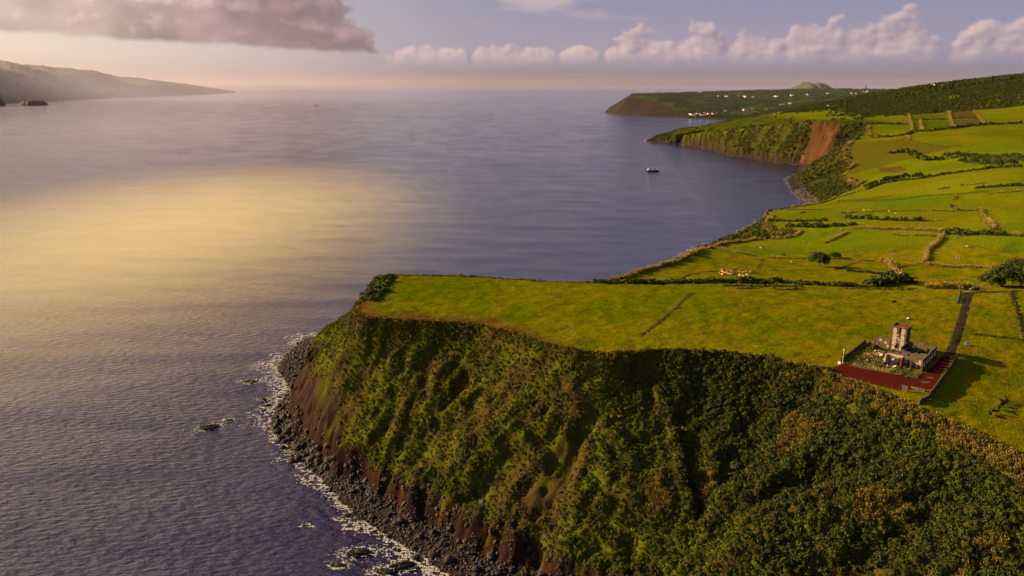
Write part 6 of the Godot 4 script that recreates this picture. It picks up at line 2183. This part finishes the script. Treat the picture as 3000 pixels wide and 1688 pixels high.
	house(1021, -4496, 11.6, 9.7, 5.0, 0.14, "small white house in the village beside the far bay beach", "houses beside the far bay")
	house(1030, -4457, 13.5, 8.3, 5.3, -0.13, "small white house in the village beside the far bay beach", "houses beside the far bay")
	house(1027, -4411, 14.2, 8.3, 4.5, 0.02, "small white house in the village beside the far bay beach", "houses beside the far bay")
	house(1062, -4509, 12.4, 10.0, 5.0, -0.36, "small white house in the village beside the far bay beach", "houses beside the far bay")
	house(1046, -4422, 15.6, 8.7, 4.4, -0.26, "small white house in the village beside the far bay beach", "houses beside the far bay")
	house(1079, -4479, 12.0, 8.7, 5.6, 0.52, "small white house in the village beside the far bay beach", "houses beside the far bay")
	house(1103, -4476, 10.8, 9.2, 6.0, 0.46, "small white house in the village beside the far bay beach", "houses beside the far bay")
	house(1125, -4496, 16.0, 8.4, 5.6, 0.46, "small white house in the village beside the far bay beach", "houses beside the far bay")
	house(1306, -5165, 12.3, 10.8, 5.3, 0.32, "small white farmhouse scattered on the slope above the far bay", "farmhouses on the far slope")
	house(1346, -5146, 17.6, 10.6, 5.0, -0.52, "small white farmhouse scattered on the slope above the far bay", "farmhouses on the far slope")
	house(1420, -5130, 14.5, 11.5, 5.5, 0.20, "small white farmhouse scattered on the slope above the far bay", "farmhouses on the far slope")
	house(1455, -5133, 14.4, 9.8, 6.4, -0.23, "small white farmhouse scattered on the slope above the far bay", "farmhouses on the far slope")
	house(1458, -5114, 14.2, 11.3, 6.0, 0.34, "small white farmhouse scattered on the slope above the far bay", "farmhouses on the far slope")
	house(1458, -5105, 15.1, 9.5, 5.9, 0.45, "small white farmhouse scattered on the slope above the far bay", "farmhouses on the far slope")
	house(1500, -5096, 15.4, 11.9, 5.0, -0.19, "small white farmhouse scattered on the slope above the far bay", "farmhouses on the far slope")
	house(1634, -5080, 16.6, 11.1, 6.1, 0.20, "small white farmhouse scattered on the slope above the far bay", "farmhouses on the far slope")
	house(1641, -5068, 17.3, 11.1, 6.1, 0.07, "small white farmhouse scattered on the slope above the far bay", "farmhouses on the far slope")
	house(1738, -5093, 16.0, 10.0, 6.3, 0.14, "small white farmhouse scattered on the slope above the far bay", "farmhouses on the far slope")
	house(1738, -5077, 16.7, 10.4, 5.1, 0.04, "small white farmhouse scattered on the slope above the far bay", "farmhouses on the far slope")
	house(1845, -5114, 17.1, 10.9, 6.3, -0.13, "small white farmhouse scattered on the slope above the far bay", "farmhouses on the far slope")
	house(1841, -5086, 14.1, 11.2, 5.2, 0.44, "small white farmhouse scattered on the slope above the far bay", "farmhouses on the far slope")
	house(1600, -4706, 17.3, 11.9, 5.3, -0.46, "small white farmhouse scattered on the slope above the far bay", "farmhouses on the far slope")
	house(1546, -4698, 17.4, 10.2, 5.5, -0.14, "small white farmhouse scattered on the slope above the far bay", "farmhouses on the far slope")
	house(1558, -4695, 16.0, 9.5, 6.0, 0.19, "small white farmhouse scattered on the slope above the far bay", "farmhouses on the far slope")
	house(1409, -4515, 16.3, 9.0, 6.6, -0.08, "small white farmhouse scattered on the slope above the far bay", "farmhouses on the far slope")
	house(1312, -4610, 14.6, 10.7, 5.6, 0.46, "small white farmhouse scattered on the slope above the far bay", "farmhouses on the far slope")
	house(1350, -4601, 13.3, 10.6, 5.3, 0.14, "small white farmhouse scattered on the slope above the far bay", "farmhouses on the far slope")
	house(1206, -4610, 17.4, 11.6, 5.3, 0.15, "small white farmhouse scattered on the slope above the far bay", "farmhouses on the far slope")
	house(2214, -5146, 16.4, 8.8, 6.2, 0.26, "small pale house in the ridge village on the far skyline", "houses of the ridge village")
	house(2181, -5049, 15.4, 9.8, 6.9, 0.20, "small pale house in the ridge village on the far skyline", "houses of the ridge village")
	house(2263, -5215, 13.1, 10.6, 6.7, 0.24, "small pale house in the ridge village on the far skyline", "houses of the ridge village")
	house(2367, -5443, 14.1, 9.3, 6.3, 0.51, "small pale house in the ridge village on the far skyline", "houses of the ridge village")
	house(2428, -5440, 12.1, 8.6, 5.0, 0.42, "small pale house in the ridge village on the far skyline", "houses of the ridge village")
	house(2474, -5437, 16.9, 8.9, 5.8, -0.36, "small pale house in the ridge village on the far skyline", "houses of the ridge village")
	house(1550, -3025, 14.6, 9.9, 7.5, -0.35, "small pale house in the ridge village on the far skyline", "houses of the ridge village")
	house(1548, -3003, 16.3, 9.9, 7.4, 0.36, "small pale house in the ridge village on the far skyline", "houses of the ridge village")
	house(1528, -2907, 16.5, 10.0, 6.8, 0.07, "small pale house in the ridge village on the far skyline", "houses of the ridge village")
	house(2079, -5022, 12.1, 10.0, 7.8, 0.49, "small pale house in the ridge village on the far skyline", "houses of the ridge village")
	house(2092, -4988, 11.1, 10.7, 6.0, -0.44, "small pale house in the ridge village on the far skyline", "houses of the ridge village")
	house(1966, -5099, 11.8, 11.2, 7.9, 0.02, "small pale house in the ridge village on the far skyline", "houses of the ridge village")
	house(1243, -3202, 13.3, 10.0, 7.5, 0.30, "small pale house in the ridge village on the far skyline", "houses of the ridge village")
	church(1050, -3536)
	mast(Vector3(2162, 139, -5477), 75, "tall thin radio mast standing alone on the far ridge")
	conifer(Vector3(2320, 136, -5384), 45, "slender dark conifer beside the ridge village")
	mound("islet", Vector3(-4303, 0, -7350), Vector3(121, 42, 60), Color(0.045, 0.042, 0.03), "low flat-topped islet off the hazy far island", 611, "thing", 6.0)
	mound("islet", Vector3(-4533, 0, -7197), Vector3(62, 70, 60), Color(0.045, 0.042, 0.03), "steep islet cut by the edge of the view off the far island", 612, "thing", 3.0)
	far_island()
	mound("round_hill", Vector3(3025, 0, -8300), Vector3(330, 207, 500), Color(0.045, 0.05, 0.02), "", 613)

func _ready() -> void:
	var cam := Camera3D.new()
	cam.name = "camera"
	cam.fov = 39.77
	cam.near = 1.0
	cam.far = 150000.0
	add_child(cam)
	cam.position = Vector3(0, 164, 0)
	cam.rotation_degrees = Vector3(-14.2, 0, 0)
	cam.current = true
	var sa := deg_to_rad(SUN_AZ)
	var se := deg_to_rad(SUN_EL)
	sun_dir = Vector3(sin(sa) * cos(se), sin(se), -cos(sa) * cos(se))
	var env := Environment.new()
	env.background_mode = Environment.BG_SKY
	env.sky = Sky.new()
	env.sky.sky_material = make_sky()
	env.tonemap_mode = Environment.TONE_MAPPER_LINEAR
	env.tonemap_exposure = 3.4
	env.sdfgi_enabled = true
	env.ssao_enabled = true
	env.ssil_enabled = true
	env.volumetric_fog_enabled = true
	env.volumetric_fog_density = 0.000002
	env.volumetric_fog_albedo = Color(1.0, 0.92, 0.90)
	env.volumetric_fog_anisotropy = 0.25
	env.volumetric_fog_length = 60000.0
	var we := WorldEnvironment.new()
	we.name = "world_environment"
	we.environment = env
	add_child(we)
	var sun := DirectionalLight3D.new()
	sun.name = "sun"
	sun.light_energy = 1.6
	sun.light_color = Color(1.0, 0.85, 0.62)
	sun.light_angular_distance = 1.0
	sun.shadow_enabled = true
	add_child(sun)
	sun.look_at_from_position(Vector3.ZERO, -sun_dir, Vector3.UP)
	print("sky done ", Time.get_ticks_msec())

	rng.seed = 11
	n_big = noise_of(1, 0.012, 3)
	n_mid = noise_of(2, 0.06, 4)
	n_fine = noise_of(3, 0.35, 3)
	n_ridge = noise_of(4, 0.035, 3)
	n_rock = noise_of(5, 0.10, 4)
	make_fields()
	for k in range(0, SHORE.size(), 2): shore.append(Vector2(SHORE[k], SHORE[k + 1]))
	for k in range(0, EDGE.size(), 2): edge.append(Vector2(EDGE[k], EDGE[k + 1]))
	shore_poly = shore.duplicate()
	edge_poly = edge.duplicate()
	for p in [Vector2(9000, -9500), Vector2(9000, 300), Vector2(400, 300)]:
		shore_poly.append(p)
		edge_poly.append(p)
	tiles.append(make_tile(-175, 320, -560, -60, 1.25, 3, 1.0))
	print("near ", Time.get_ticks_msec())
	tiles.append(make_tile(20, 940, -1310, -558, 3.3, 2, 1.4))
	tiles.append(make_tile(320, 1000, -560, -60, 10.0, 2, 1.0))
	tiles.append(make_tile(320, 1860, -2700, -1305, 5.5, 2, 1.8))
	tiles.append(make_tile(320, 4600, -7100, -2690, 22.0, 1, 5.0))
	print("tiles ", Time.get_ticks_msec())
	make_sea()
	structure("headland", tile_mesh(tiles[0], paint_near), land_material(0.16))
	var lm := land_material(0.07)
	structure("terrain", tile_mesh(tiles[1], paint_mid), lm)
	structure("terrain", tile_mesh(tiles[2], paint_mid), lm)
	structure("terrain", tile_mesh(tiles[3], paint_mid), land_material(0.04))
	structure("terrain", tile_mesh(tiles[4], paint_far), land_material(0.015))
	print("meshes ", Time.get_ticks_msec())
	build_things()
	air()

# ellipsoids of haze; two sets over the sea are added only for their glow
func haze_or_glow(at: Vector3, size: Vector3, density: float, tint: Color, label: String) -> void:
	var f := FogVolume.new()
	f.name = numbered("haze_or_glow")
	f.shape = RenderingServer.FOG_VOLUME_SHAPE_ELLIPSOID
	f.size = size
	f.position = at
	var m := FogMaterial.new()
	m.density = density
	m.albedo = tint
	f.material = m
	f.set_meta("kind", "stuff")
	f.set_meta("label", label)
	add_child(f)

func air() -> void:
	for k in 7:
		var s := 1.0 - 0.11 * k
		haze_or_glow(Vector3(-5600, 0, -9600), Vector3(11000 * s, 1300 * s, 5600 * s), 0.000019, Color(0.86, 0.86, 1.0), "thin haze in front of the far island")
	for k in 5:
		var s := 1.0 - 0.13 * k
		haze_or_glow(Vector3(2400, 0, -5200), Vector3(9000 * s, 760 * s, 4600 * s), 0.000005, Color(0.80, 0.84, 1.0), "thin haze over the far bay")
	for k in 10:  # added haze that brightens the open sea and softens the golden mist
		var s := 1.0 - 0.09 * k
		haze_or_glow(Vector3(-1500, 0, -2700), Vector3(3600 * s, 150 * s, 4600 * s), 0.0000018 * (k + 1), Color(0.92, 0.90, 1.0), "thin haze added to brighten the sea towards the sun")
	for k in 16:  # mist added to make the golden glare seen on the water
		var s := 1.0 - 0.058 * k
		haze_or_glow(Vector3(-440 + 5 * k, 0, -1000 + 16 * k), Vector3(880 * s, 78 * s, 1750 * s), 0.0000150 * pow(k + 1.0, 1.5), Color(1.0, 0.96, 0.78), "added golden mist standing in for sun glare on the water")
